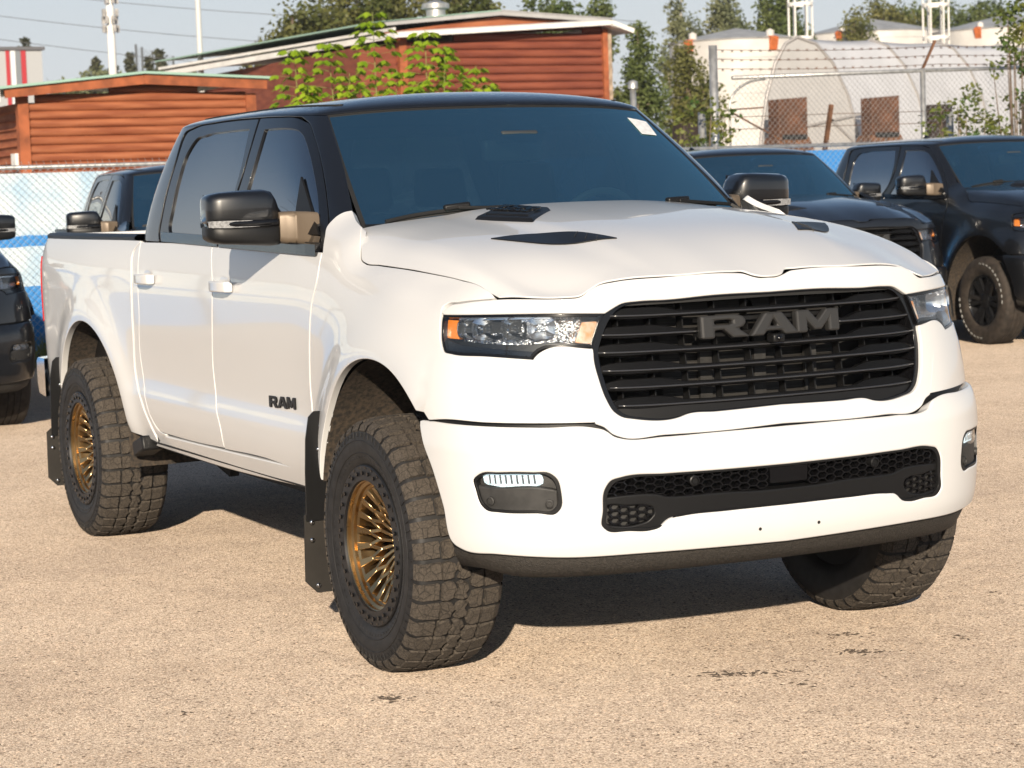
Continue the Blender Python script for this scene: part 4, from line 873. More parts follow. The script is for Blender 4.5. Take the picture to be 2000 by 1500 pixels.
        blob('mirror_arm',0,[(1.005,xc+.018,1.482,.070,.056),(.985,xc+.025,1.480,.072,.060),(.955,xc+.045,1.478,.072,.061),(.953,xc+.048,1.478,.069,.058),(.948,xc+.052,1.478,.069,.058),(.946,xc+.054,1.478,.073,.062),(.915,xc+.085,1.476,.075,.062),(.89,xc+.12,1.474,.076,.060)],mat('mirror_arm_reflected_tan',(.17,.13,.092),rough=.45,metal=.25,bump=.2,bscale=900,bdist=.0005),e=6)  # black plastic coloured with the tan it reflects from the sunlit ground
        blob('mirror_foot',0,[(.905,xc+.11,1.456,.060,.036),(.88,xc+.18,1.450,.066,.040),(.855,xc+.23,1.446,.080,.042)],M_TBLK,e=6)
        # sail panel in the window corner
        P0,P1,P2=[Vector(offs(G,.004)(np.float64(a),np.float64(b))*np.array([1,s,1])) for a,b in((4.62,.02),(5.32,.03),(4.72,.48))]
        n=(P1-P0).cross(P2-P0).normalized()*.01
        MB().add([P0,P1,P2,P0+n,P1+n,P2+n],[(0,1,2),(3,5,4),(0,3,4,1),(1,4,5,2),(2,5,3,0)]).obj('mirror_sail',mm,M_SBLK)
        mb=MB().add([(xc-.064,Y(1.03),1.43),(xc-.066,Y(1.25),1.44),(xc-.066,Y(1.25),1.61),(xc-.064,Y(1.03),1.62)],[(0,1,2,3)]).obj('mirror_glass',mm,mat('mirror_silver',(.8,.82,.85),rough=.02,metal=1))
# ---------------------------------------------------------------- truck materials
def clearcoat(name,col,**k):return mat(name,col,rough=.35,coat=1.,coat_rough=.02,spec=.5,**k)
M_WHITE=mat('white_paint',(.70,.698,.695),rough=.40,coat=.85,coat_rough=.04,spec=.3)
def drop_paint(name,col):
    m=mat(name,col,rough=.35,coat=1.,coat_rough=.02);n=m.node_tree.nodes;l=m.node_tree.links;p=n['Principled BSDF']
    tc=n.new('ShaderNodeTexCoord');v=n.new('ShaderNodeTexVoronoi');v.inputs['Scale'].default_value=75;l.new(tc.outputs['Object'],v.inputs['Vector'])
    nz=n.new('ShaderNodeTexNoise');nz.inputs['Scale'].default_value=9;l.new(tc.outputs['Object'],nz.inputs['Vector'])
    mr=n.new('ShaderNodeMapRange');mr.inputs[1].default_value=.42;mr.inputs[2].default_value=.08;mr.inputs[3].default_value=0;mr.inputs[4].default_value=1;mr.interpolation_type='SMOOTHSTEP';l.new(v.outputs['Distance'],mr.inputs[0])
    mu=n.new('ShaderNodeMath');mu.operation='MULTIPLY';l.new(mr.outputs[0],mu.inputs[0]);l.new(nz.outputs[0],mu.inputs[1])
    b=n.new('ShaderNodeBump');b.inputs['Strength'].default_value=.5;b.inputs['Distance'].default_value=.002;l.new(mu.outputs[0],b.inputs['Height']);l.new(b.outputs[0],p.inputs['Coat Normal']);l.new(b.outputs[0],p.inputs['Normal']);return m
M_BLACK=clearcoat('black_paint',(.006,.0065,.008))
M_EDGE=mat('bar_highlight_gloss',(.03,.03,.032),rough=.22,spec=.9,coat=.6)
M_BAR=mat('grille_bar_black',(.006,.006,.0065),rough=.3,spec=.12)
M_GBLK=mat('gloss_black_trim',(.006,.006,.007),rough=.12,spec=.4)
M_SBLK=mat('satin_black_plastic',(.010,.010,.0105),rough=.42,spec=.3,bump=.15,bscale=900,bdist=.0006)
M_TBLK=mat('textured_black_plastic',(.030,.029,.028),rough=.55,bump=.5,bscale=700,bdist=.001,noise=.25,nscale=30)
M_DARK=mat('underbody_black',(.012,.012,.012),rough=.8)
M_LINER=mat('wheel_liner',(.022,.019,.016),rough=.85,noise=.5,nscale=60,bump=.8,bscale=250,bdist=.003,col2=(.075,.055,.038))
M_RUBBER=mat('rubber_seal',(.012,.012,.012),rough=.7)
M_CHROME=mat('chrome',(.75,.75,.76),rough=.08,metal=1)
M_REFL=mat('lamp_reflector',(.82,.83,.85),rough=.12,metal=1)
M_CRYS=mat('crystal_reflector',(.72,.73,.75),rough=.18,metal=1,bump=1.,bscale=55,bdist=.02)
M_AMBER=mat('amber_lens',(.85,.24,.01),rough=.18,coat=.6,spec=.6)
M_AMBERP=mat('amber_reflector',(.62,.24,.06),rough=.3,nscale=26,col2=(.66,.58,.50))
M_RED=mat('red_lens',(.45,.01,.012),rough=.12,coat=.8)
M_LENS=glass_mat('clear_lamp_lens',(.93,.95,.96),ior=1.7)
M_SIDEGL=glass_mat('tinted_side_glass',(.05,.055,.06),ior=5.0)
M_WSGL=glass_mat('windshield_glass',(.30,.44,.48),ior=8.5,attr='band',tint2=(.01,.012,.015),gloss=(.56,.95,1.0))  # teal sky sheen put into the gloss colour, strengthened by the high index
M_LED=mat('lamp_led',(.75,.85,.88),rough=.15,emis=((.70,.92,1.),.55),bump=1.,bscale=120,bdist=.02)
M_STEEL=mat('steel',(.30,.29,.28),rough=.4,metal=1,noise=.3,nscale=40)
M_INT=mat('cabin_trim',(.03,.035,.04),rough=.7)
M_SEAT=mat('seat_leather',(.022,.026,.028),rough=.5)
M_BRONZE=mat('bronze_alloy',(.50,.35,.18),rough=.30,metal=1,rvar=.06,nscale=20)
M_TYRE=mat('tyre_rubber',(.017,.016,.016),rough=.62,noise=.3,nscale=25,bump=.2,bscale=300,bdist=.001)
def tread_mat():
    m=mat('dusty_tread',(.050,.041,.033),rough=.9,noise=.3,nscale=160,bump=1.,bscale=520,bdist=.003,col2=(.098,.080,.062));n=m.node_tree.nodes;l=m.node_tree.links;p=n['Principled BSDF']
    tc=n.new('ShaderNodeTexCoord');v=n.new('ShaderNodeTexVoronoi');v.feature='DISTANCE_TO_EDGE';v.inputs['Scale'].default_value=27;l.new(tc.outputs['Object'],v.inputs['Vector'])
    st=n.new('ShaderNodeMapRange');st.inputs[1].default_value=.02;st.inputs[2].default_value=.05;st.inputs[3].default_value=.5;st.inputs[4].default_value=1.;l.new(v.outputs[0],st.inputs[0])
    src=p.inputs['Base Color'].links[0].from_socket;mx=n.new('ShaderNodeMix');mx.data_type='RGBA';mx.blend_type='MULTIPLY';mx.inputs['Factor'].default_value=1.;l.new(src,mx.inputs['A']);l.new(st.outputs[0],mx.inputs['B']);l.new(mx.outputs['Result'],p.inputs['Base Color']);return m
M_TREAD=tread_mat()
M_TGROOVE=mat('tread_groove',(.020,.015,.011),rough=.95)
M_RINGB=mat('ring_black',(.010,.010,.011),rough=.45)
M_ALLOYB=mat('black_alloy',(.012,.012,.013),rough=.25,coat=.4)
M_FRAME=mat('window_frame_black',(.007,.0075,.009),rough=.3,coat=.5,coat_rough=.1)
M_ROOF=drop_paint('wet_black_paint',(.006,.0065,.008))
M_BADGE=mat('badge_grey',(.045,.044,.043),rough=.38,metal=.3,bump=.1,bscale=800,bdist=.0004)
M_STICK=mat('paper_sticker',(.75,.76,.76),rough=.6,noise=.12,nscale=60)
def sym(S):
    def f(u,v):
        u=np.asarray(u,float);P=np.array(S(np.abs(u),v));P[...,1]=np.where(u<0,-P[...,1],P[...,1]);return P
    return f
WS,BS,GS=sym(W),sym(Bp),sym(G)
def full(h):
    """half outline from centre top to centre bottom -> full outline"""
    return h+[(-p[0],p[1],p[2]) for p in h[-2:0:-1]]
def full_h(h):
    return h+[(p[0],-p[1],p[2]) for p in h[-2:0:-1]]
def nocor(h,*i):
    h=list(h)
    for k in i:h[k]=(h[k][0],h[k][1],0)
    return h
def text_mesh(txt,size,depth,bevel=0.,shear=0.,space=1.):
    cu=bpy.data.curves.new('t','FONT');cu.body=txt;cu.size=size;cu.extrude=depth;cu.bevel_depth=bevel;cu.shear=shear;cu.align_x='CENTER';cu.align_y='CENTER';cu.space_character=space
    cu.offset=size*.012
    o=bpy.data.objects.new('t',cu);COL.objects.link(o);dg=bpy.context.evaluated_depsgraph_get()
    me=bpy.data.meshes.new_from_object(o.evaluated_get(dg));bpy.data.objects.remove(o);bpy.data.curves.remove(cu);return me
LET={ # slab letters of the badge in a unit box, polygons with a hole each where needed
'R':([[(0,0),(0,1),(1.02,1),(1.22,.92),(1.30,.76),(1.30,.60),(1.22,.46),(1.08,.40),(1.42,0),(.92,0),(.66,.36),(.40,.36),(.40,0)]],[[(.40,.58),(.82,.58),(.90,.63),(.90,.73),(.82,.78),(.40,.78)]]),
'A':([[(0,0),(.52,1),(1.08,1),(1.62,0),(1.14,0),(1.05,.19),(.55,.19),(.46,0)]],[[(.66,.40),(.94,.40),(.80,.74)]]),
'M':([[(0,0),(0,1),(.46,1),(.80,.52),(1.14,1),(1.60,1),(1.60,0),(1.20,0),(1.20,.50),(.92,.10),(.68,.10),(.40,.50),(.40,0)]],[])}
def letter_mesh(ch,h,depth,bev=.0):
    outer,holes=LET[ch];loops=[np.array(l,float)*h for l in outer+holes]
    pts=[];ed=[];st=[]
    for L in loops:
        o=len(pts);st.append((o,len(L)));pts+=[Vector(p) for p in L];ed+=[(o+i,o+(i+1)%len(L)) for i in range(len(L))]
    vo,eo,fo,ov,oe,of=delaunay_2d_cdt(pts,ed,[],0,1e-7)
    vo=np.array([tuple(p) for p in vo]);F=np.array([tuple(f) for f in fo]);c=vo[F].mean(1);k=inpoly(loops[0],c)
    for L in loops[1:]:k&=~inpoly(L,c)
    F=F[k];mb=MB();n=len(vo)
    mb.add([(x,y,depth) for x,y in vo]+[(x,y,0) for x,y in vo],[tuple(f) for f in F]+[tuple(n+i for i in f[::-1]) for f in F]+[(o+i,o+(i+1)%m,n+o+(i+1)%m,n+o+i) for o,m in st for i in range(m)])
    return mb.mesh(ch)
# ---------------------------------------------------------------- wheels
TR=.437
def tyre_clamp(me,zmin):
    for v in me.vertices:
        if v.co.z<zmin:
            d=zmin-v.co.z;v.co.z=zmin
            v.co.y*=1+d*.6
def tyre_body(letters=False):
    s=[(.262,.128),(.275,.146),(.30,.156),(.335,.163),(.365,.164),(.392,.158),(.408,.150),(.418,.140),(.4215,.125),(.4215,.05)]
    prof=[(r,-y) for r,y in s]+[(r,y) for r,y in s[::-1]]
    mb=MB().lathe(prof,96);return mb.mesh('tyre',smooth=True)
def tread_polys():
    """blocks of one pitch pair: polygons in (pitch, y/halfwidth)"""
    a=[]
    # shoulders (outer y=-1): alternately long and short
    a.append(('s',[(.03,-1.0),(.46,-1.0),(.47,-.60),(.36,-.57),(.30,-.60),(.06,-.58)]))
    a.append(('s',[(.53,-.95),(.96,-.95),(.97,-.56),(.84,-.53),(.76,-.56),(.55,-.54)]))
    a.append(('c',[(.03,-.53),(.44,-.53),(.50,-.36),(.46,-.22),(.30,-.14),(.20,-.22),(.07,-.24),(.02,-.38)]))
    a.append(('c',[(.53,-.53),(.95,-.53),(.985,-.38),(.93,-.22),(.78,-.15),(.70,-.23),(.57,-.24),(.545,-.36)]))
    c=[(.06,-.19),(.18,-.17),(.29,-.09),(.44,-.16),(.495,-.02),(.42,.12),(.28,.17),(.18,.08),(.05,.15),(.01,.0)]
    a.append(('c',c));a.append(('c',[(u+.5,-v) for u,v in c]))
    out=list(a)
    for k,p in a[:4]:
        out.append((k,[((1.25-u)%1.0+(0),-v) for u,v in p]))
    # unwrap polygons broken by the modulo
    res=[]
    for k,p in out:
        us=[u for u,_ in p]
        if max(us)-min(us)>.6:p=[(u+1 if u<.5 else u,v) for u,v in p]
        res.append((k,p))
    return res
NP=19;HW=.140
def tread_block(poly,k,i,r0=.416,r1=TR):
    c=(sum(u for u,_ in poly)/len(poly),sum(v for _,v in poly)/len(poly))
    def mp(u,v,r,sh):
        u=c[0]+(u-c[0])*sh;v=c[1]+(v-c[1])*sh
        a=(u+i)/NP*2*math.pi;rr=r-.010*abs(v)**4-.002*v*v
        return (rr*math.cos(a),v*HW,rr*math.sin(a))
    n=len(poly);V=[mp(u,v,r0,.97) for u,v in poly]+[mp(u,v,r1-.0018,.94) for u,v in poly]+[mp(u,v,r1,.90) for u,v in poly]
    F=[tuple(range(2*n,3*n))]
    for q in(0,1):F+=[(q*n+j,q*n+(j+1)%n,(q+1)*n+(j+1)%n,(q+1)*n+j) for j in range(n)]
    if k=='s': # lug running down the shoulder
        s=1 if c[1]>0 else -1
        us=[u for u,v in poly if abs(v)>.9];a0,a1=min(us),max(us)
        b=len(V)
        y0=max(abs(v) for _,v in poly)
        for u in(a0,a1):
            sh=c[0]+(u-c[0])*.93
            for r,y in((TR-.013,y0*HW*.985),(.412,.153),(.394,.1615),(.386,.156)):
                a=(sh+i)/NP*2*math.pi;V.append((r*math.cos(a),s*y,r*math.sin(a)))
        F+=[(b,b+4,b+5,b+1),(b+1,b+5,b+6,b+2),(b+2,b+6,b+7,b+3)]
    return V,F
TP=tread_polys()
def make_tread(wheel,single):
    zmin=-(.408+GZ0)+.0005
    mb=MB()
    for i in range(NP):
        for k,p in TP:
            V,F=tread_block(p,k,i)
            if single:
                b=MB().add(V,F);me=b.mesh('tread_block',sharp=40);tyre_clamp(me,zmin);obj('tread_block',me,wheel,M_TREAD)
            else:mb.add(V,F)
    if not single:
        me=mb.mesh('tread',sharp=40);tyre_clamp(me,zmin);o=obj('tread',me,wheel,M_TREAD);o['kind']='stuff';return o
def bronze_wheel(parent,loc,flip,single):
    wh=bpy.data.objects.new('wheel',None);link(wh,parent);wh.location=loc
    if flip:wh.rotation_euler=(0,0,math.pi)
    me=tyre_body();tyre_clamp(me,-(.408+GZ0)+.0008);obj('tyre',me,wh,M_TYRE)
    make_tread(wh,single)
    mb=MB();rs=random.Random(9)
    for k in range(150):
        a=2*math.pi*k/150+rs.gauss(0,.004);r0_,r1_=(.372,.386) if k%3 else (.366,.390)
        if k%2:r0_,r1_=.300,.306
        yy=-.1645 if r0_>.33 else -.1562
        p_=Vector((r0_*math.cos(a),yy,r0_*math.sin(a)));q_=Vector((r1_*math.cos(a+.012),-.1625 if r0_>.33 else -.1575,r1_*math.sin(a+.012)));mb.bar(p_,q_,.0035,.003,up=(0,1,0))
    for rr2,y2 in((.318,-.1605),(.3595,-.1645)):mb.lathe([(rr2-.0015,y2),(rr2,y2-.0016),(rr2+.0015,y2)],96)
    mb.obj('sidewall_ribs',wh,M_TYRE)
    # rim: barrel with a stepped dish
    prof=[(.262,-.120),(.270,-.146),(.226,-.148),(.219,-.142),(.219,-.130),(.209,-.124),(.209,-.112),(.201,-.106),(.199,-.02)]
    MB().lathe(prof,96).obj('rim_barrel',wh,M_BRONZE,sharp=35)
    MB().lathe([(.199,-.02),(.199,.02),(.205,.11),(.258,.125),(.262,.125)],64).obj('rim_inner',wh,M_DARK,sharp=35)
    prof=[(.2215,-.1455),(.2235,-.1545),(.272,-.1545),(.2755,-.151),(.2755,-.143)]
    ring=MB().lathe(prof,96).obj('beadlock_ring',wh,M_RINGB,sharp=30)
    mb=MB()
    for k in range(32):
        a=2*math.pi*(k+.5)/32;c=Vector((.248*math.cos(a),-.154,.248*math.sin(a)))
        mb.tube([c,c+Vector((0,-.0065,0))],.0075,6)
        # scalloped lugs on the outer edge
        a2=2*math.pi*k/32;c=Vector((.266*math.cos(a2),-.1545,.266*math.sin(a2)));t=Vector((-math.sin(a2),0,math.cos(a2)))
        mb.bar(c-t*.007,c+t*.007,.006,.004,up=(0,1,0))
    mb.obj('ring_bolts',ring,M_GBLK,sharp=30)
    MB().lathe([(0,.100),(.20,.100),(.20,.085),(0,.085)],40).obj('brake_shield',wh,M_DARK,sharp=40)
    # lattice spokes
    N=20;mb=MB()
    def pt(r,a,y):return Vector((r*math.cos(a),y,r*math.sin(a)))
    for k in range(N):
        a=2*math.pi*k/N;h=math.pi/N
        A=pt(.056,a,-.030);B=pt(.108,a,-.052);C1=pt(.148,a+h,-.076);C0=pt(.148,a-h,-.076);D=pt(.202,a+h,-.104)
        up=(0,1,0)
        mb.bar(A,B,.010,.030,up=up,w2=.014,h2=.030)
        mb.bar(B,C1,.0125,.030,up=up,w2=.0125,h2=.030);mb.bar(B,C0,.0125,.030,up=up,w2=.0125,h2=.030)
        mb.bar(C1,D,.017,.030,up=up,w2=.028,h2=.034)
    mb.obj('spokes',wh,M_BRONZE,bevel=.0016,seg=1)
    MB().lathe([(0,-.046),(.032,-.046),(.038,-.042),(.060,-.038),(.064,-.01)],40).obj('hub_cap',wh,M_RINGB,sharp=35)
    d=MB().lathe([(.05,.03),(.176,.03),(.176,.052),(.05,.052)],56,closed=True).obj('brake_disc',wh,M_STEEL,sharp=40)
    MB().box((.07,.015,-.11),(.19,.075,.11)).obj('brake_caliper',wh,M_DARK,bevel=.01)
    return wh
def alloy_wheel_meshes():
    """black spoked road wheel with plain all-season tyre, meshes shared by the black trucks"""
    me={}
    r=.412;s=[(.235,.105),(.25,.122),(.29,.136),(.33,.138),(.37,.130),(.395,.118),(.408,.105),(.412,.085)]
    prof=[(a,-y) for a,y in s]+[(.412,-.05),(.405,-.048),(.405,-.042),(.412,-.04),(.412,-.004),(.405,-.003),(.405,.003),(.412,.004),(.412,.04),(.405,.042),(.405,.048),(.412,.05)]+[(a,y) for a,y in s[::-1]]
    me['tyre']=MB().lathe(prof,72).mesh('tyre',sharp=50)
    mb=MB().lathe([(.235,-.10),(.246,-.112),(.228,-.114),(.220,-.10),(.212,-.03),(.20,.06),(.235,.10)],56)
    me['rim']=mb.mesh('rim',sharp=40)
    mb=MB()
    for k in range(6):
        a=2*math.pi*k/6
        for da in(-.17,.17):
            p=Vector((.05*math.cos(a+da*1.2),-.075,.05*math.sin(a+da*1.2)));q=Vector((.224*math.cos(a+da),-.102,.224*math.sin(a+da)))
            mb.bar(p,q,.036,.03,up=(0,1,0),w2=.044,h2=.028)
    mb.lathe([(0,-.105),(.03,-.105),(.07,-.095),(.075,-.05)],30)
    me['spokes']=mb.mesh('spokes',sharp=35)
    mb=MB()
    for k in range(40):
        a=2*math.pi*k/40
        if k%20<11:
            c=Vector((.345*math.cos(a),-.1385,.345*math.sin(a)));t=Vector((-math.sin(a),0,math.cos(a)));mb.bar(c-t*.016,c+t*.016,.004,.003,up=(0,1,0)).bar(c+Vector((.009*math.cos(a),0,.009*math.sin(a)))-t*.012,c+Vector((.009*math.cos(a),0,.009*math.sin(a)))+t*.014,.003,.003,up=(0,1,0))
    me['letters']=mb.mesh('raised_lettering')
    return me
# ---------------------------------------------------------------- the pickup
FL=-1
def build_truck(label,cat,group,style):
    """style 'white': the lifted crew cab with all its parts; returned root sits at the truck frame origin"""
    root=empty('pickup_truck',(0,0,GZ0),0,label,cat,group)
    P=M_WHITE
    def both(name,S,key,parent=root,m=P,holes=(),**k):
        r=[]
        for mi in(False,True):
            r.append(panel(name,S,[OUT[key]]+[OUT[h] for h in holes],parent,m,flip=FL,mirror=mi,**k))
        return r
    # --- body sides
    both('fender',W,'fender',depth=.025)
    fd=both('door',W,'front_door',depth=.025,r=.0022)
    rd=both('door',W,'rear_door',depth=.025,r=.0022)
    both('cab_corner',W,'cab_corner',depth=.025)
    both('bed_side',W,'bed',depth=.03)
    both('rocker_panel',W,'rocker',depth=.03,r=.006)
    # --- hood
    hood=panel('hood',Hd,[full_h(HOODLOOP)],root,P,flip=FL,depth=.005,r=.003,su=.025,sv=.03,step=.012)
    # --- front clip
    up=panel('grille_surround',WS,[full(OUT['strip_top'])],root,P,flip=FL,depth=.05,r=.006,su=.025,sv=.02)
    lo=panel('grille_surround',WS,[full(SURLOW)],root,P,flip=FL,depth=.05,r=.006,su=.025,sv=.02)
    bump=panel('front_bumper',BS,[full(BUMPL),OUT['fog'],[(-a,b,c) for a,b,c in OUT['fog']],full(OUT['lowgrille'])],root,P,flip=FL,depth=.05,r=.008,su=.025,sv=.02)
    # --- greenhouse
    for mi in(False,True):
        panel('cab_pillar',G,[OUT['shell']],root,M_BLACK,flip=FL,depth=.012,r=.003,su=.12,sv=.05,mirror=mi,scale=(1,1),step=.03)
    for mi,dr in((False,fd[0]),(True,fd[1])):
        panel('window_frame',G,[OUT['ffrontframe'],OUT['ffrontglass']],dr,M_FRAME,flip=FL,depth=.014,r=.0015,su=.1,sv=.05,mirror=mi,step=.03,off=-.002)
        panel('window_glass',G,[OUT['ffrontglass']],dr,M_SIDEGL,flip=FL,depth=0,su=.12,sv=.06,mirror=mi,step=.03,off=-.010)
    for mi,dr in((False,rd[0]),(True,rd[1])):
        panel('window_frame',G,[OUT['frearframe'],OUT['freargalss']],dr,M_FRAME,flip=FL,depth=.014,r=.0015,su=.1,sv=.05,mirror=mi,step=.03,off=-.002)
        panel('window_glass',G,[OUT['freargalss']],dr,M_SIDEGL,flip=FL,depth=0,su=.12,sv=.06,mirror=mi,step=.03,off=-.010)
    u=np.linspace(-13,13,209);vv=np.linspace(0,1,25)**1.7
    vmin=1.0+0*u
    U=np.repeat(u[:,None],25,1);V=vmin[:,None]+(2-vmin[:,None])*vv[None,:]
    roof=obj('roof',grid_mesh('roof',GS(U,V)),root,M_ROOF)
    truck_details(root,hood,fd,rd,bump,up,lo,roof)
    return root
# ---------------------------------------------------------------- ground
def asphalt():
    m=bpy.data.materials.new('dusty_asphalt');m.use_nodes=True;n=m.node_tree.nodes;l=m.node_tree.links;p=n['Principled BSDF'];p.inputs['Roughness'].default_value=.92;p.inputs['Specular IOR Level'].default_value=.25;p.inputs['Diffuse Roughness'].default_value=1.
    tc=n.new('ShaderNodeTexCoord')
    def noise(sc,det=4,rough=.5):
        t=n.new('ShaderNodeTexNoise');t.inputs['Scale'].default_value=sc;t.inputs['Detail'].default_value=det;t.inputs['Roughness'].default_value=rough;l.new(tc.outputs['Object'],t.inputs['Vector']);return t
    def ramp(src,stops):
        r=n.new('ShaderNodeValToRGB');l.new(src,r.inputs[0]);e=r.color_ramp.elements
        while len(e)<len(stops):e.new(.5)
        for x,(a,c) in zip(e,stops):x.position=a;x.color=(*c,1)
        return r
    def mix(a,b,f,mode='MIX'):
        x=n.new('ShaderNodeMix');x.data_type='RGBA';x.blend_type=mode
        if isinstance(f,float):x.inputs['Factor'].default_value=f
        else:l.new(f,x.inputs['Factor'])
        l.new(a,x.inputs['A']);l.new(b,x.inputs['B']);return x.outputs['Result']
    v=n.new('ShaderNodeTexVoronoi');v.inputs['Scale'].default_value=190;v.inputs['Randomness'].default_value=1;l.new(tc.outputs['Object'],v.inputs['Vector'])
    v2=n.new('ShaderNodeTexVoronoi');v2.inputs['Scale'].default_value=110;l.new(tc.outputs['Object'],v2.inputs['Vector'])
    sep=n.new('ShaderNodeSeparateColor');l.new(v.outputs['Color'],sep.inputs[0]);sep2=n.new('ShaderNodeSeparateColor');l.new(v2.outputs['Color'],sep2.inputs[0])
    stones=ramp(sep.outputs[0],[(0,(.20,.16,.13)),(.25,(.41,.33,.262)),(.6,(.545,.445,.357)),(.9,(.65,.545,.445)),(1,(.80,.70,.60))])
    chips=ramp(sep2.outputs[1],[(.0,(.30,.27,.25)),(.020,(.35,.31,.28)),(.03,(1,1,1)),(.93,(1,1,1)),(.97,(1.25,1.2,1.15))])
    big=noise(.45,7,.62);bigr=ramp(big.outputs[0],[(.32,(.80,.79,.79)),(.46,(.94,.93,.92)),(.56,(1.0,1.0,1.0)),(.72,(1.10,1.08,1.05))])
    mid=noise(7,5,.65);midr=ramp(mid.outputs[0],[(.3,(.88,.87,.86)),(.6,(1.03,1.02,1.0))])
    c=mix(stones.outputs[0],chips.outputs[0],1.,'MULTIPLY');c=mix(c,bigr.outputs[0],1.,'MULTIPLY');c=mix(c,midr.outputs[0],1.,'MULTIPLY')
    l.new(c,p.inputs['Base Color'])
    # relief: stones and grit
    inv=n.new('ShaderNodeMath');inv.operation='SUBTRACT';inv.inputs[0].default_value=1;l.new(v.outputs['Distance'],inv.inputs[1])
    fine=noise(420,3)
    ad=n.new('ShaderNodeMath');ad.operation='MULTIPLY_ADD';l.new(fine.outputs[0],ad.inputs[0]);ad.inputs[1].default_value=.6;l.new(inv.outputs[0],ad.inputs[2])
    b=n.new('ShaderNodeBump');b.inputs['Strength'].default_value=.8;b.inputs['Distance'].default_value=.004;l.new(ad.outputs[0],b.inputs['Height']);l.new(b.outputs[0],p.inputs['Normal'])
    return m
M_ASPH=asphalt()
g=MB().add([(-420,-420,0),(420,-420,0),(420,420,0),(-420,420,0)],[(0,1,2,3)]).obj('ground',None,M_ASPH);tag(g,kind='structure')
# loose grit and flecks lying on the lot
def grit():
    r=random.Random(3);mb=MB()
    for k in range(1500):
        d=r.uniform(1.2,6.5);a=YAW+r.uniform(-.26,.26);x=CAMPOS.x+math.cos(a)*(d+1.5)/1;y=CAMPOS.y+math.sin(a)*(d+1.5)
        s=.0022+.005*r.random()**4
        V=[(x+s*math.cos(t)*r.uniform(.7,1.3),y+s*math.sin(t)*r.uniform(.7,1.3),0.0005) for t in (0,1.57,3.14,4.71)]+[(x+r.uniform(-.3,.3)*s,y+r.uniform(-.3,.3)*s,s*r.uniform(.5,.9))]
        mb.add(V,[(0,1,4),(1,2,4),(2,3,4),(3,0,4)])
    return mb
o=grit().obj('loose_gravel',None,mat('grit',(.34,.28,.22),rough=.95,noise=.5,nscale=30));tag(o,'fine loose grit scattered over the pale asphalt lot','gravel',kind='stuff')
def flecks():
    r=random.Random(11);mb=MB()
    for cx,cy,n,L in((.41,-1.19,40,.045),(.76,-.05,70,.22),(.70,.45,40,.10),(.42,.56,20,.08),(.12,1.47,4,.02),(.97,0,10,.08),(.70,.87,8,.06),(.24,-1.81,6,.03),(1.3,-.7,6,.3)):
        for k in range(n):
            a=R(65)+r.gauss(0,.25);t=r.gauss(0,L*.5);x=cx+math.cos(a)*t+r.gauss(0,.02);y=cy+math.sin(a)*t+r.gauss(0,.012)
            s=r.uniform(.006,.016);w=s*r.uniform(.2,.5);b=a+r.gauss(0,.5);c,sn=math.cos(b),math.sin(b)
            mb.add([(x-c*s,y-sn*s,.001),(x+sn*w,y-c*w,.0012),(x+c*s,y+sn*s,.001),(x-sn*w,y+c*w,.0012),(x,y,.0045)],[(0,1,4),(1,2,4),(2,3,4),(3,0,4)])
    return mb
o=flecks().obj('dark_debris',None,mat('debris',(.085,.065,.05),rough=.95));tag(o,'dark crumbs of dried debris on the lot before the white truck','debris',kind='stuff')
# ---------------------------------------------------------------- blue-screened fence behind the parked trucks
M_GALV=mat('galvanised_steel',(.50,.50,.49),rough=.45,metal=.7,noise=.2,nscale=12)
M_WIRE=mat('fence_wire',(.55,.56,.56),rough=.4,metal=.6)
M_RUST=mat('rusty_steel',(.13,.06,.03),rough=.85,noise=.5,nscale=6,bump=.4,bscale=60)
def screen_mat():
    m=mat('painted_screen',(.62,.72,.80),rough=.75);n=m.node_tree.nodes;l=m.node_tree.links;p=n['Principled BSDF']
    tc=n.new('ShaderNodeTexCoord');sp=n.new('ShaderNodeSeparateXYZ');l.new(tc.outputs['Object'],sp.inputs[0])
    nz=n.new('ShaderNodeTexNoise');nz.inputs['Scale'].default_value=3.2;nz.inputs['Detail'].default_value=5;l.new(tc.outputs['Object'],nz.inputs['Vector'])
    r0=n.new('ShaderNodeValToRGB');l.new(nz.outputs[0],r0.inputs[0]);e=r0.color_ramp.elements;e[0].position=.35;e[0].color=(.42,.58,.72,1);e[1].position=.62;e[1].color=(.66,.74,.78,1)
    # painted bands by height
    ad=n.new('ShaderNodeMath');ad.operation='MULTIPLY_ADD';l.new(nz.outputs[0],ad.inputs[0]);ad.inputs[1].default_value=.05;l.new(sp.outputs[2],ad.inputs[2])
    band=n.new('ShaderNodeValToRGB');band.color_ramp.interpolation='CONSTANT';mr=n.new('ShaderNodeMath');mr.operation='DIVIDE';l.new(ad.outputs[0],mr.inputs[0]);mr.inputs[1].default_value=2.;l.new(mr.outputs[0],band.inputs[0])
    e=band.color_ramp.elements;e[0].position=0;e[0].color=(1,1,1,1);e[1].position=.40;e[1].color=(0,0,0,1)
    for pos,c in((.605,1),(.658,0)):
        x=e.new(pos);x.color=(c,c,c,1)
    # far stretch painted plain blue
    fy=n.new('ShaderNodeMath');fy.operation='GREATER_THAN';l.new(sp.outputs[1],fy.inputs[0]);fy.inputs[1].default_value=7.2
    mx=n.new('ShaderNodeMath');mx.operation='MAXIMUM';l.new(band.outputs[0],mx.inputs[0]);l.new(fy.outputs[0],mx.inputs[1])
    c=n.new('ShaderNodeMix');c.data_type='RGBA';l.new(mx.outputs[0],c.inputs['Factor']);l.new(r0.outputs[0],c.inputs['A']);c.inputs['B'].default_value=(.045,.25,.62,1);l.new(c.outputs['Result'],p.inputs['Base Color'])
    return m
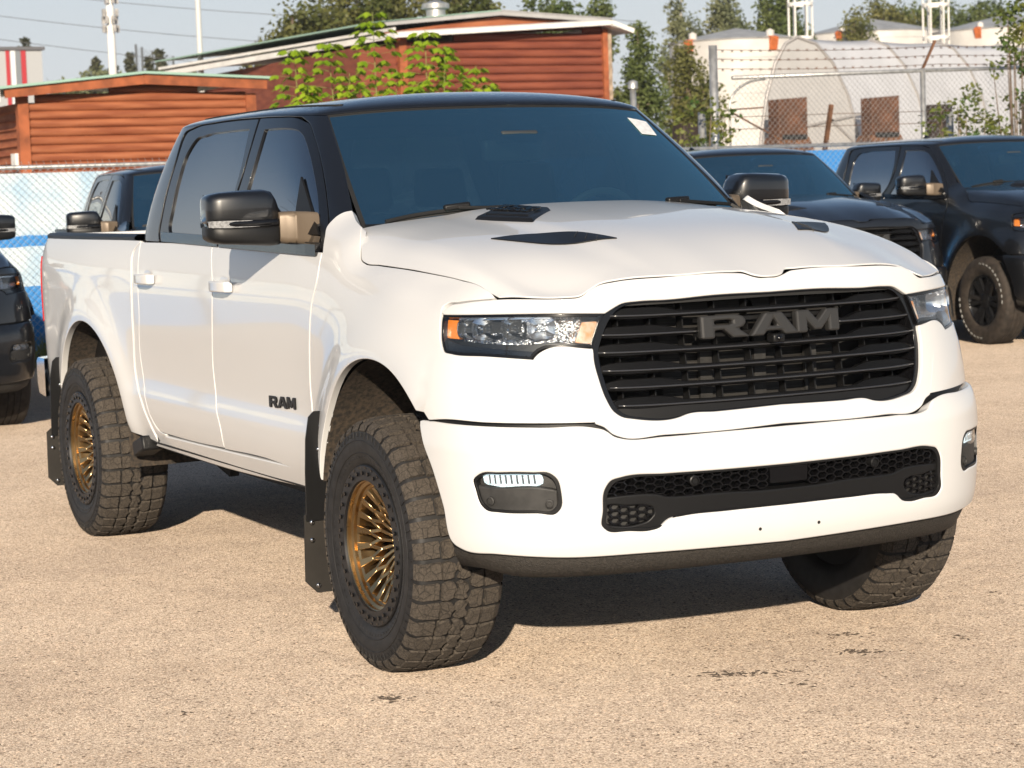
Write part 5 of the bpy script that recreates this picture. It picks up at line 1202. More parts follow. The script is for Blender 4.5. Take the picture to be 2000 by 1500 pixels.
def chain_link(name,parent,x,y0,y1,z0,z1,pitch=.076,r=.0021,m=M_WIRE,tips=True):
    V=[];F=[]
    def wire(p,q):
        b=len(V);d=np.array(q)-np.array(p);d/=np.linalg.norm(d)
        a=np.array((1.,0,0));c=np.cross(d,a)
        for e in(p,q):
            for k in range(3):
                t=2*math.pi*k/3;V.append(tuple(np.array(e)+(a*math.cos(t)+c*math.sin(t))*r))
        for k in range(3):F.append((b+k,b+(k+1)%3,b+3+(k+1)%3,b+3+k))
    H=z1-z0;n=int((y1-y0+H)/pitch)
    for i in range(n+1):
        s=y0-H+i*pitch
        for sg in(1,-1):
            ya,yb=(s,s+H) if sg>0 else (s+H,s)
            pa,pb=[ya,z0],[yb,z1]
            # clip to y range
            def clip(pa,pb):
                ta,tb=0.,1.;dy=pb[0]-pa[0]
                for lim,up in((y0,False),(y1,True)):
                    t=(lim-pa[0])/dy
                    if (dy>0)==(not up):ta=max(ta,t)
                    else:tb=min(tb,t)
                if tb<=ta:return None
                f=lambda t:(pa[0]+dy*t,pa[1]+(pb[1]-pa[1])*t)
                return f(ta),f(tb)
            c=clip(pa,pb)
            if c:wire((x+.003*sg,*c[0]),(x+.003*sg,*c[1]))
        if tips and y0<s+H<y1:
            yy=s+H
            wire((x,yy,z1),(x,yy+.014,z1+.03));wire((x,yy+.014,z1+.03),(x,yy+.002,z1+.058))
    o=obj(name,mesh(name,V,F),parent,m);o['kind']='stuff';return o
fn=empty('chain_link_fence',(-15.6,0,0),0,'low chain link fence backed by a blue and white painted screen','fence')
fx=0
MB().tube([(fx,-9,1.99),(fx,20,1.99)],.022,8).obj('top_rail',fn,M_GALV,smooth=True)
for y in np.arange(-8.5,20,3.05):MB().tube([(fx+.03,y,0),(fx+.03,y,2.03)],.03,8).obj('post',fn,M_GALV,smooth=True)
chain_link('wire_mesh',fn,fx+.035,-2.5,7.2,.03,1.99);chain_link('wire_mesh',fn,fx+.035,9.0,15.5,.03,1.99)
for i,y in enumerate(np.arange(-9,20,2.42)):
    MB().box((fx-.05,y,.0),(fx-.035,y+2.41,1.93)).obj('screen_panel',fn,screen_mat())
# tall weed stalk wired to the fence and grass along its foot
def grass(name,x0,x1,y0,y1,n,h,label):
    r=random.Random(5);mb=MB()
    for k in range(n):
        x,y=r.uniform(x0,x1),r.uniform(y0,y1);hh=h*r.uniform(.4,1.2);a=r.uniform(0,6.28);w=.006;dx,dy=r.gauss(0,.35)*hh,r.gauss(0,.35)*hh
        c,s=math.cos(a)*w,math.sin(a)*w
        mb.add([(x-c,y-s,0),(x+c,y+s,0),(x+dx*.5+c*.7,y+dy*.5+s*.7,hh*.6),(x+dx*.5-c*.7,y+dy*.5-s*.7,hh*.6),(x+dx,y+dy,hh)],[(0,1,2,3),(3,2,4)])
    o=mb.obj(name,None,mat('grass_blade',(.10,.17,.03),rough=.7,col2=(.22,.22,.07),nscale=3));tag(o,label,'grass',kind='stuff')
grass('grass',-15.5,-14.9,-3,8,5200,.32,'rough green grass along the foot of the blue fence')
# ---------------------------------------------------------------- tall fence with barbed wire
tf=empty('barbed_wire_fence',(-18,0,0),0,'tall chain link fence topped with barbed wire before the white shelter','fence')
MB().tube([(0,11.27,0),(0,11.27,3.35)],.055,12).obj('corner_post',tf,M_GALV,smooth=True)
MB().tube([(0,14.58,0),(0,14.58,3.03)],.036,10).obj('post',tf,M_GALV,smooth=True)
MB().tube([(0,17.9,0),(0,17.9,3.08)],.036,10).obj('post',tf,M_GALV,smooth=True)
MB().bar((0,14.58,3.02),(.05,14.76,3.40),.045,.03).obj('outrigger_arm',tf,M_RUST)
MB().tube([(0,11.55,2.93),(0,14.58,3.0),(0,18.5,3.06)],.026,8).obj('top_rail',tf,M_GALV,smooth=True)
mb=MB();pts=[(0,11.50,0),(0,11.50,2.55)]+[(0,11.50+.55*(1-math.cos(t)),2.55+.36*math.sin(t)) for t in np.linspace(.2,1.57,8)];mb.tube(pts,.017,6).obj('gate_frame',tf,M_GALV,smooth=True)
MB().bar((0,11.5,2.52),(0,12.02,2.54),.02).bar((0,11.5,2.50),(0,12.6,1.95),.02).obj('gate_brace',tf,M_RUST)
chain_link('wire_mesh',tf,.03,11.55,18.5,1.2,2.98,pitch=.082,r=.0026)
for i,z in enumerate((3.05,3.17,3.29)):
    mb=MB();P3=[(.02+.012*i,11.27+k*(7.2/24),z+(.07*k/24)-.03*math.sin(math.pi*((k%12)/12))) for k in range(25)];mb.tube(P3,.0045,3)
    for k in range(48):
        y=11.4+k*.145;zz=z+.07*(y-11.27)/7.2-.02;mb.bar((.02,y-.02,zz-.015),(.02,y+.02,zz+.015),.006).bar((.02,y+.02,zz-.015),(.02,y-.02,zz+.015),.006)
    mb.obj('barbed_strand',tf,M_RUST)
for z in(2.26,2.42):
    MB().tube([(.03,11.3,z),(.03,13.2,z+.02),(.03,15,z+.03)],.005,3).obj('barbed_strand',tf,M_RUST)
MB().bar((.05,12.92,1.9),(.05,13.05,2.56),.05).obj('leaning_stake',tf,M_RUST)
for y,z in((10.84,2.48),(14.72,2.42)):
    o=MB().tube([(0,0,0),(0,0,z)],.05,12).obj('steel_post',None,M_GALV,smooth=True);o.location=(-17.6,y,0)
    tag(o,{10.84:'short galvanised post beside the shrub and corner post',14.72:'stubby galvanised post beside the leaning barbed wire arm'}[y],'post')
o=MB().tube([(0,0,0),(0,0,3.0)],.045,10).lathe([(.07,2.95),(.07,3.05),(0,3.08)],12,axis='z').obj('vent_pipe',None,M_GALV,smooth=True);o.location=(-21,11.75,0);tag(o,'thin grey vent pipe standing before the dark poplar','pipe')
# ---------------------------------------------------------------- log cabins
M_LOG=mat('red_log',(.235,.062,.022),rough=.75,noise=.3,nscale=2.6,nstretch=(1,.5,5),bump=.5,bscale=40,bdist=.008,col2=(.37,.125,.052))
M_LOGD=mat('dark_red_log',(.155,.034,.017),rough=.8,nscale=2.2,nstretch=(1,.5,5),bump=.5,bscale=40,bdist=.008,col2=(.235,.062,.030))
M_POST=mat('orange_post',(.30,.085,.03),rough=.75,noise=.3,nscale=5)
M_FASC=mat('white_fascia',(.74,.73,.70),rough=.5,noise=.08,nscale=3)
M_GREENR=mat('green_metal_roof',(.30,.46,.38),rough=.5)
M_FELT=mat('grey_roof',(.38,.38,.38),rough=.7,noise=.1,nscale=2)
def log_wall(par,p,q,zt0,zt1,zb,h,m,r=random.Random(2)):
    """stacked half logs from p to q (xy); top edge rises from zt0 to zt1, built down to zb"""
    p=Vector((*p,0));q=Vector((*q,0));L=(q-p).length;d=(q-p)/L;nrm_=Vector((-d.y,d.x,0))
    if nrm_.x<0:nrm_=-nrm_
    if not hasattr(log_wall,'c'):log_wall.c={}
    z=zb
    while z<max(zt0,zt1)-.02:
        zc=z+h/2;f0,f1=0.,1.
        if zc>min(zt0,zt1):
            f=(zc-zt0)/(zt1-zt0) if zt1!=zt0 else 0
            if zt1>zt0:f0=max(0,f)
            else:f1=min(1,f)
        if f1-f0>.05:
            a=p+d*L*f0;b=p+d*L*f1;V=[];F=[];n=6
            for e in(a,b):
                for k in range(n+1):
                    t=-math.pi/2+math.pi*k/n;V.append(e+nrm_*(math.cos(t)*.42*h)+Vector((0,0,zc+math.sin(t)*h*.5)))
            for k in range(n):F.append((k,n+1+k,n+2+k,k+1))
            F+=[tuple(range(n+1)),tuple(range(n+1,2*n+2))[::-1]]
            MB().add(V,F).obj('log',par,m,sharp=50)
        z+=h
sc=empty('log_cabin',(-24,5.4,0),0,'small bright orange log cabin with pale green metal roof edge','cabin')
def rel(o,*pts):return [(x-o.location.x,y-o.location.y,z) for x,y,z in pts]
c0=(0,-1.69);c1=(0,1.66)
log_wall(sc,(0,-1.62),(0,0),3.06,3.24,.3,.118,M_LOG);log_wall(sc,(0,0),(0,1.58),3.24,3.15,.3,.118,M_LOG)
log_wall(sc,(-3.6,-1.72),(-.1,-1.72),3.02,3.02,.3,.118,M_LOG)
for y in(-1.68,1.65):MB().box((-.08,y-.075,.1),(.075,y+.075,3.10)).obj('corner_post',sc,M_POST)
mb=MB();mb.bar((.28,-1.98,3.135),(.28,0,3.305),.05,.13).obj('gable_board',sc,M_POST);MB().bar((.28,0,3.305),(.28,1.82,3.215),.05,.13).obj('gable_board',sc,M_POST)
for (y0,z0),(y1,z1) in (((-2.08,3.19),(0,3.385)),((0,3.385),(1.90,3.29))):
    MB().add([(.36,y0,z0),(.36,y1,z1),(-4,y1,z1+.0),(-4,y0,z0),(.36,y0,z0+.035),(.36,y1,z1+.035),(-4,y1,z1+.035),(-4,y0,z0+.035)],[(0,1,5,4),(4,5,6,7),(0,3,2,1),(1,2,6,5),(0,4,7,3)]).obj('roof',sc,M_GREENR)
MB().box((-3.9,-2.16,3.02),(.36,-2.06,3.17)).obj('eave_gutter',sc,M_FASC)
MB().box((-.30,-1.80,2.12),(-.05,-1.55,2.32)).obj('meter_box',sc,M_FASC)
MB().box((-3.4,-1.62,.1),(-.05,1.58,3.0)).obj('cabin_core',sc,M_LOGD)
bc=empty('log_building',(-36,14.65,0),0,'large dark red log building with white fascia and grey roof','building')
log_wall(bc,(0,.1),(0,4.72),4.72,4.98,1.6,.172,M_LOGD)
log_wall(bc,(-11,-1.3),(0,0),4.55,4.62,1.6,.172,M_LOGD)
MB().box((-.06,-.07,.5),(.10,.10,4.8)).obj('corner_post',bc,M_POST);MB().box((-.06,4.72,.5),(.12,4.84,4.95)).obj('corner_post',bc,M_POST)
MB().box((-.10,4.84,.5),(.06,4.96,4.95)).obj('corner_post',bc,mat('weathered_wood',(.35,.27,.20),rough=.8,noise=.3,nscale=10))
def slab(name,par,pts,t,m):
    V=[Vector(p) for p in pts];MB().add(V+[v+Vector((0,0,t)) for v in V],[(3,2,1,0),(4,5,6,7),(0,1,5,4),(1,2,6,5),(2,3,7,6),(3,0,4,7)]).obj(name,par,m)
MB().bar((.45,-.28,4.80),(.45,4.76,5.06),.06,.10).bar((.45,4.76,5.06),(.45,5.30,4.88),.06,.10).obj('fascia',bc,M_FASC)
MB().bar((.45,-.28,4.80),(-11,-1.75,4.70),.06,.12).obj('fascia',bc,M_FASC);MB().bar((.42,-.30,4.93),(-11,-1.80,4.84),.05,.06).obj('fascia',bc,M_FASC)
slab('roof',bc,[(.45,-.2,4.85),(.45,4.7,5.10),(-11,4.7,5.10),(-11,-1.7,4.80)],.03,M_FELT)
slab('eave_soffit',bc,[(.44,4.72,5.00),(.44,5.28,4.84),(-6,5.28,4.84),(-6,4.72,5.00)],.02,M_FASC)
MB().prism([(-.3,4.9),(2.43,5.24),(5.0,5.1),(5.0,5.0),(0,4.8)],lambda y,z:(-.35,y,z),lambda y,z:(-.6,y,z)).obj('gable_wall',bc,M_LOG)
MB().bar((-.2,-.55,5.06),(-.2,2.43,5.31),.10,.09).bar((-.2,2.43,5.31),(-.2,5.05,5.15),.10,.09).obj('gable_trim',bc,M_FELT)
slab('roof',bc,[(-.15,-.6,5.08),(-.15,2.43,5.35),(-11,2.43,5.35),(-11,-1.9,5.0)],.03,M_GREENR);slab('roof',bc,[(-.15,2.43,5.35),(-.15,5.1,5.18),(-11,5.1,5.18),(-11,2.43,5.35)],.03,M_FELT)
rv=MB().lathe([(.21,5.2),(.21,5.50),(.30,5.52),(.30,5.62),(0,5.72)],24,axis='z').obj('roof_ventilator',bc,M_GALV,sharp=40);rv.location=(-1.6,1.55,0)
MB().box((-9.5,-.9,.2),(-.1,4.7,4.6)).obj('building_core',bc,M_LOGD)
# ---------------------------------------------------------------- far left: striped hall, mast, lamp pole, nets, lines
hb=empty('metal_hall',(-60,13.25,0),0,'grey metal hall with red and white vertical stripes','building')
MB().box((-10,-9,0),(0,0,6.2)).obj('wall',hb,mat('grey_cladding',(.40,.41,.42),rough=.6));
for a,b,c,nm in((-1.10,-.99,'stripe_red',(.42,.03,.04)),(-.64,-.50,'stripe_red',(.42,.03,.04)),(-.95,-.82,'stripe_white',(.70,.72,.74)),(-.80,-.66,'stripe_dark',(.20,.22,.24))):
    MB().box((.0,a,0),(.03,b,6.19)).obj('stripe',hb,mat(c,nm,rough=.55))
MB().box((-10.1,-9.1,6.2),(.08,.08,6.3)).obj('parapet',hb,mat('dark_trim',(.12,.12,.13)))
mp=empty('cell_mast',(-70,18.3,0),0,'thick white communications mast with antenna clusters','mast')
MB().tube([(0,0,0),(0,0,8),(0,0,13)],[.17,.14,.12],14).obj('mast_tube',mp,mat('white_mast',(.80,.80,.78),rough=.5),smooth=True)
r=random.Random(4)
for z in(7.6,7.9,8.15,8.6,8.9):
    for k in range(4):
        a=k*1.57+r.random();MB().bar((.12*math.cos(a),.12*math.sin(a),z),(.30*math.cos(a),.30*math.sin(a),z+.05),.03).box((.26*math.cos(a)-.05,.26*math.sin(a)-.05,z-.12),(.26*math.cos(a)+.05,.26*math.sin(a)+.05,z+.14)).obj('antenna_unit',mp,mat('antenna_grey',(.35,.34,.33),rough=.6,noise=.3,nscale=4))
o=MB().tube([(0,0,0),(0,0,4),(0,0,12)],[.10,.075,.045],10).obj('lamp_pole',None,mat('pole_grey',(.55,.55,.53),rough=.5),smooth=True);o.location=(-45,13.27,0);tag(o,'slim grey lamp pole rising behind the small cabin','pole')
nn=empty('safety_net',(-110,31,0),0,'tall thin net poles with faint netting among the spruces','net')
for y,z in((.15,9.9),(.48,9.75),(1.05,9.55),(2.2,9.25)):MB().tube([(0,y,0),(0,y,z)],.06,6).obj('pole',nn,mat('net_pole',(.10,.11,.12),rough=.7))
mb=MB()
for k in range(30):mb.bar((0,.15+k*.0707,7.6),(0,.15+k*.0707,9.8-.018*k),.008)
for k in range(24):mb.bar((0,.15,7.6+k*.09),(0,2.2,7.6+k*.066),.008)
o=mb.obj('netting',nn,mat('net_cord',(.15,.16,.18),rough=.8));o['kind']='stuff'
for i,(y0,z0,y1,z1) in enumerate(((10,9.75,40,7.35),(10,8.95,40,6.1),(10,10.7,40,8.6),(10,12.6,45,8.7))):
    mb=MB();P3=[(-80,y0+(y1-y0)*t,z0+(z1-z0)*t-.5*math.sin(math.pi*t)) for t in np.linspace(0,1,16)];mb.tube(P3,.012,4)
    o=mb.obj('overhead_cable',None,mat('cable_black',(.14,.14,.15),rough=.6));tag(o,['lower overhead cable crossing behind the mast foot', 'lowest overhead cable dipping towards the big building roof', 'upper overhead cable passing the mast antennas', 'topmost overhead cable high above the lamp pole'][i],'cable','overhead cables')
# ---------------------------------------------------------------- vegetation
def leafmat(name,a,b,sc=.6):
    m=bpy.data.materials.new(name);m.use_nodes=True;n=m.node_tree.nodes;l=m.node_tree.links
    p=n['Principled BSDF'];out=[x for x in n if x.type=='OUTPUT_MATERIAL'][0];p.inputs['Roughness'].default_value=.55;p.inputs['Specular IOR Level'].default_value=.3
    tc=n.new('ShaderNodeTexCoord');t=n.new('ShaderNodeTexNoise');t.inputs['Scale'].default_value=sc;t.inputs['Detail'].default_value=6;l.new(tc.outputs['Object'],t.inputs[0])
    r=n.new('ShaderNodeValToRGB');l.new(t.outputs[0],r.inputs[0]);e=r.color_ramp.elements;e[0].position=.35;e[0].color=(*a,1);e[1].position=.65;e[1].color=(*b,1)
    l.new(r.outputs[0],p.inputs['Base Color']);tr=n.new('ShaderNodeBsdfTranslucent');l.new(r.outputs[0],tr.inputs[0]);mx=n.new('ShaderNodeMixShader');mx.inputs[0].default_value=.3
    l.new(p.outputs[0],mx.inputs[1]);l.new(tr.outputs[0],mx.inputs[2]);l.new(mx.outputs[0],out.inputs[0]);MATS[name]=m;return m
M_BARK=mat('bark',(.16,.12,.09),rough=.9,noise=.4,nscale=6)
M_PALEBARK=mat('pale_bark',(.42,.36,.28),rough=.85,noise=.3,nscale=5)
L_POP=leafmat('poplar_leaf',(.085,.105,.028),(.21,.20,.065));L_DARK=leafmat('dark_leaf',(.075,.115,.035),(.16,.19,.06));L_SPR=leafmat('spruce_needle',(.06,.075,.05),(.13,.13,.08))
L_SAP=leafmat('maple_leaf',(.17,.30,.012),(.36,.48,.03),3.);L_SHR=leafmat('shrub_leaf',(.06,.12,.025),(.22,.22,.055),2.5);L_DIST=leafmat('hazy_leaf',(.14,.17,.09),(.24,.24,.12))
def leaves(V,F,c,rad,n,size,r,droop=0.,flat=False):
    for k in range(n):
        d=np.array([r.gauss(0,1) for _ in range(3)]);d*=rad*(.35+.65*r.random())/(np.linalg.norm(d)+1e-6);p=c+d
        a=np.array([r.gauss(0,1),r.gauss(0,1),r.gauss(0,.6)-droop]);a/=np.linalg.norm(a)+1e-6;b=np.cross(a,[r.gauss(0,1),r.gauss(0,1),r.gauss(0,1)]);b/=np.linalg.norm(b)+1e-6
        s=size*r.uniform(.6,1.3);o=len(V)
        V+=[tuple(p),tuple(p+a*s*.5+b*s*.32),tuple(p+a*s),tuple(p+a*s*.5-b*s*.32)];F.append((o,o+1,o+2,o+3))
def tree(name,loc,h,blobs,label,cat,group,lm,n,leaf,seed,bark=M_BARK,trunk=.18,clump=.5,per=34):
    """blobs: ellipsoids (x,y,z,rx,ry,rz) relative to loc that the crown fills unevenly"""
    r=random.Random(seed);t=empty(name,loc,0,label,cat,group)
    cs=[];V=[];F=[];wt=[b[3]*b[4]*b[5] for b in blobs]
    n=int(n*2.2);clump*=.85
    for k in range(n):
        b=r.choices(blobs,wt)[0];d=np.array([r.gauss(0,1) for _ in range(3)]);d/=np.linalg.norm(d)+1e-6
        p=np.array(b[:3])+d*np.array(b[3:])*(r.random()**.45)
        cs.append(p);leaves(V,F,p,clump*r.uniform(.6,1.3),per,leaf,r)
    o=obj('crown',mesh('crown',V,F),t,lm);o['kind']='stuff'
    mb=MB();top=max(b[2]+b[5]*.4 for b in blobs);pts=[(0,0,0)];x=y=0
    cx=sum(b[0] for b in blobs)/len(blobs);cy=sum(b[1] for b in blobs)/len(blobs)
    for k in range(1,7):
        f=k/6;x=cx*f+r.gauss(0,.08);y=cy*f+r.gauss(0,.08);pts.append((x,y,top*f))
    mb.tube(pts,[trunk*(1-.8*k/6) for k in range(7)],8)
    for c in r.sample(cs,min(len(cs),16)):
        f=r.uniform(.35,.8);i=int(f*6);a=Vector(pts[i]);e=Vector(c)
        if e.z<a.z:continue
        mid=(a+e)/2+Vector((r.gauss(0,.15),r.gauss(0,.15),-.1));mb.tube([a,mid,e],[trunk*.35,trunk*.22,trunk*.08],5)
    mb.obj('trunk',t,bark,smooth=True);return t
def B(*a):return a
G1='tall trees behind the log building'
tree('poplar_tree',(-58,20.6,0),8,[B(0,0,6.0,1.3,1.5,.9),B(0,.6,6.7,1.1,1.2,.8),B(0,-1.2,5.6,.9,.8,.6),B(0,.3,4.5,1.5,1.6,1.2)],'rounded olive green tree above the white fascia','tree',None,L_POP,130,.17,21)
tree('poplar_tree',(-60,23.5,0),9,[B(0,0,7.2,1.5,1.6,1.2),B(0,1.2,7.8,1.3,1.2,1),B(0,-.8,6.4,1.2,1.2,1.0),B(0,0,5.0,1.4,1.8,1.4)],'broad pale barked tree beside the roof ventilator','tree',None,L_POP,170,.17,22,bark=M_PALEBARK)
tree('poplar_tree',(-59,26.4,0),9,[B(0,0,7.3,1.3,1.5,1.0),B(0,.9,6.6,1.2,1.1,.8),B(0,-.5,5.5,1.3,1.5,1.2)],'leafy tree with bare limbs behind the grey roof ventilator','tree',None,L_POP,120,.17,23,bark=M_PALEBARK)
tree('poplar_tree',(-58,29.3,0),8.6,[B(0,0,7.0,1.0,1.2,.8),B(0,1.0,6.6,.8,.7,.6),B(0,-.3,5.6,1.2,1.6,1.0)],'small dark tree topping the grey gable end','tree',None,L_DARK,80,.16,24)
tree('poplar_tree',(-58,31.3,0),8.0,[B(0,0,7.0,.5,.35,.5),B(0,.0,6.2,.5,.45,.6)],'sparse treetop peeping over the far gable corner','tree',None,L_DARK,22,.16,25,trunk=.08)
tree('poplar_tree',(-46,25.95,0),6,[B(0,0,4.9,.45,.42,1.0),B(0,.05,3.8,.6,.62,1.0),B(0,0,2.6,.7,.75,1.0),B(0,-.05,5.5,.25,.22,.4)],'narrow dark green poplar between log building and tank','tree',None,L_DARK,110,.13,26,clump=.32,trunk=.12)
tree('poplar_tree',(-50,29.8,0),6,[B(0,0,5.0,.6,.6,.8),B(0,.2,4.0,.8,.8,.9),B(0,0,2.8,.9,1.0,1.0)],'loose olive tree leaning on the white tank','tree',None,L_POP,100,.14,27,clump=.4,trunk=.1)
tree('poplar_tree',(-50,27.3,0),5,[B(0,0,3.6,.6,.7,.8),B(0,.3,2.8,.8,.9,.8)],'low bushy tree below the narrow poplar','tree',None,L_POP,70,.14,28,clump=.4,trunk=.1)
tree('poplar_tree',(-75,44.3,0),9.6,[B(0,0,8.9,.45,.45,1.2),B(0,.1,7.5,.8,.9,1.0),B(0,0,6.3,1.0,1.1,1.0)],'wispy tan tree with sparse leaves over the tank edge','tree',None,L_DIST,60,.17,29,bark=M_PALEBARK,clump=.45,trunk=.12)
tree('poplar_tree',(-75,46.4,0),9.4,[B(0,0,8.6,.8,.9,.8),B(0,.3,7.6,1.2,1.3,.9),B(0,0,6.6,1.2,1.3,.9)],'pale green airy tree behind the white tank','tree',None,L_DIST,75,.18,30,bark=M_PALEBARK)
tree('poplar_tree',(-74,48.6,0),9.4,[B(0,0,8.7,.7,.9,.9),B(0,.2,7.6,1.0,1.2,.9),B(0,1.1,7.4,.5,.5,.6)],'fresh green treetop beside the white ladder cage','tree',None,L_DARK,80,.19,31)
tree('poplar_tree',(-82,58.2,0),9,[B(0,0,8.4,.7,.8,.6),B(0,0,7.5,1.0,1.1,.9)],'small treetop at the shoulder of the far cone roof','tree',None,L_POP,45,.18,32)
for i,(y,s,lb) in enumerate(((61.4,1.0,'dense dark tree behind the middle cone roof'),(64.6,1.1,'dense dark tree behind the ladder cage'),(68.0,1.1,'dense dark tree beyond the last cone roof'))):
    tree('poplar_tree',(-88,y+2.5,0),10,[B(0,0,9.2,1.6,1.9,1.3),B(0,1.2,8.6,1.4,1.4,1.1),B(0,-1.2,8.4,1.4,1.4,1.1),B(0,0,7.2,1.8,2.2,1.4)],lb,'tree',None,L_DARK if i else L_POP,150,.2,40+i,clump=.6)
def spruce(loc,h,w,label,seed):
    r=random.Random(seed);t=empty('spruce_tree',loc,0,label,'tree');V=[];F=[]
    z=h*.15
    while z<h*.99:
        f=1-(z-h*.15)/(h*.85);R_=w*2.2*f*r.uniform(.75,1.1)+.06
        for k in range(max(5,int(11*f))):
            a=r.uniform(0,6.28);L_=R_*r.uniform(.7,1.1);d=np.array((math.cos(a),math.sin(a),-.25))
            for j in range(5):
                p=np.array((0,0,z))+d*L_*(j+1)/5;leaves(V,F,p,.12+.06*f,8,.17,r,droop=.3)
        z+=h*.032
    o=obj('crown',mesh('crown',V,F),t,L_SPR);o['kind']='stuff'
    MB().tube([(0,0,0),(0,0,h*.97)],[.14,.02],7).obj('trunk',t,M_BARK,smooth=True)
for i,(y,h,w,lb) in enumerate(((24.7,8.25,.85,'spruce beside the white mast'),(25.6,7.9,.7,'short spruce just past the white mast'),(26.35,8.5,.85,'pointed spruce before the net poles'),(27.25,8.3,.8,'brownish spruce between the net poles'),(27.8,8.65,.95,'tallest spruce of the row by the nets'),(28.75,7.8,.7,'small spruce at the net end'))):
    spruce((-95,y,0),h,w,lb,60+i)
spruce((-95,21.45,0),9.2,.9,'spruce top showing above the grey metal hall',70)
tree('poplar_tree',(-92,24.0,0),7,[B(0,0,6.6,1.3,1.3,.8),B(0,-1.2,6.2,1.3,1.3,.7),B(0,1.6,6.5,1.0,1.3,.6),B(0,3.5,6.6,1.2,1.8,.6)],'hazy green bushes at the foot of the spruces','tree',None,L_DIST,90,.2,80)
# saplings by the fence: upright stems with drooping compound leaves
def sapling(loc,stems,label,seed,lm=L_SAP,sz=.13):
    r=random.Random(seed);t=empty('maple_sapling',loc,0,label,'sapling');V=[];F=[];mb=MB()
    for dx,dy,h in stems:
        a=Vector((dx*.3,dy*.3,0));b=Vector((dx,dy,h));mb.tube([a,(a+b)/2+Vector((0,r.gauss(0,.03),0)),b],[.016,.011,.004],5)
        z=h*.52
        while z<h:
            f=z/h;c=a.lerp(b,f);n=2 if z<h-.12 else 3
            ph=r.uniform(0,6.28)
            for k in range(4):
                an=ph+k*1.57+r.gauss(0,.2);L_=(.26 if z<h-.25 else .13)*r.uniform(.7,1.15)
                tip=c+Vector((math.cos(an)*L_,math.sin(an)*L_,.04));mb.tube([c,tip],[.003,.002],3)
                for q in range(5):
                    d=np.array((math.cos(an+(q-2)*.55),math.sin(an+(q-2)*.55),-.55-.25*r.random()));d/=np.linalg.norm(d);p=np.array(tip)-np.array((math.cos(an),math.sin(an),0))*.03*(q%3)
                    s=sz*r.uniform(.8,1.3);w=np.cross(d,(0,0,1));w/=np.linalg.norm(w)+1e-6;w=w*.9+np.array((0,0,.25));o=len(V)
                    V+=[tuple(p),tuple(p+d*s*.45+w*s*.33),tuple(p+d*s),tuple(p+d*s*.45-w*s*.33)];F.append((o,o+1,o+2,o+3))
            z+=.105*r.uniform(.8,1.2)
    o=obj('foliage',mesh('foliage',V,F),t,lm);o['kind']='stuff';mb.obj('stem',t,mat('green_stem',(.24,.26,.07),rough=.7));return t
sapling((-20,6.3,0),[(0,-.03,3.42),(.1,.1,3.0)],'lone bright green sapling before the small cabin end',1)
sapling((-20,6.85,0),[(0,-.12,3.52),(.1,.12,3.15)],'bright green sapling clump before the dark log wall',2)
sapling((-20.2,7.5,0),[(0,-.05,3.95),(.1,.22,3.2)],'tallest bright green sapling overlapping the white fascia',3)
sapling((-20,8.1,0),[(0,0,3.72),(.1,.24,3.5),(.12,-.18,3.0)],'bright green sapling in front of the orange corner post',4)
sapling((-20,8.82,0),[(0,0,3.24),(.05,.12,2.98)],'short bright green sapling before the red logs',5)
def shrub(loc,blobs,label,seed,n=40,leaf=.075,cl=.16,lm=L_SHR,stems=()):
    r=random.Random(seed);t=empty('shrub',loc,0,label,'shrub');V=[];F=[];mb=MB()
    for k in range(n):
        b=r.choices(blobs,[q[3]*q[4]*q[5] for q in blobs])[0];d=np.array([r.gauss(0,1) for _ in range(3)]);d/=np.linalg.norm(d);p=np.array(b[:3])+d*np.array(b[3:])*r.random()**.5
        leaves(V,F,p,cl*r.uniform(.6,1.2),16,leaf,r,droop=.3)
        if k%3==0:mb.tube([(p[0]*.3,p[1]*.6,max(0,p[2]*.3)),((p[0]*.6),p[1]*.8,p[2]*.7),tuple(p)],[.014,.010,.004],4)
    o=obj('foliage',mesh('foliage',V,F),t,lm);o['kind']='stuff';mb.obj('stem',t,M_BARK)
shrub((-17.3,10.55,0),[B(0,-.1,2.4,.2,.35,.35),B(0,0,2.8,.12,.16,.35),B(0,.3,2.3,.15,.3,.4),B(0,.1,1.7,.3,.5,.5)],'upright green shrub crowding the corner post',6,n=60)
shrub((-17.0,14.5,0),[B(0,0,2.35,.3,.55,.45),B(0,.6,2.2,.3,.6,.3),B(0,-.5,2.3,.2,.3,.35),B(0,0,1.6,.4,1.0,.6)],'spreading yellow green bush over the black truck roof',7,n=100)
shrub((-16.9,15.35,0),[B(0,-.15,3.2,.25,.35,.5),B(0,.1,3.7,.25,.4,.5),B(0,.2,2.7,.3,.4,.5)],'tall arching branches with yellowing leaves above the fence',8,n=60,leaf=.085)
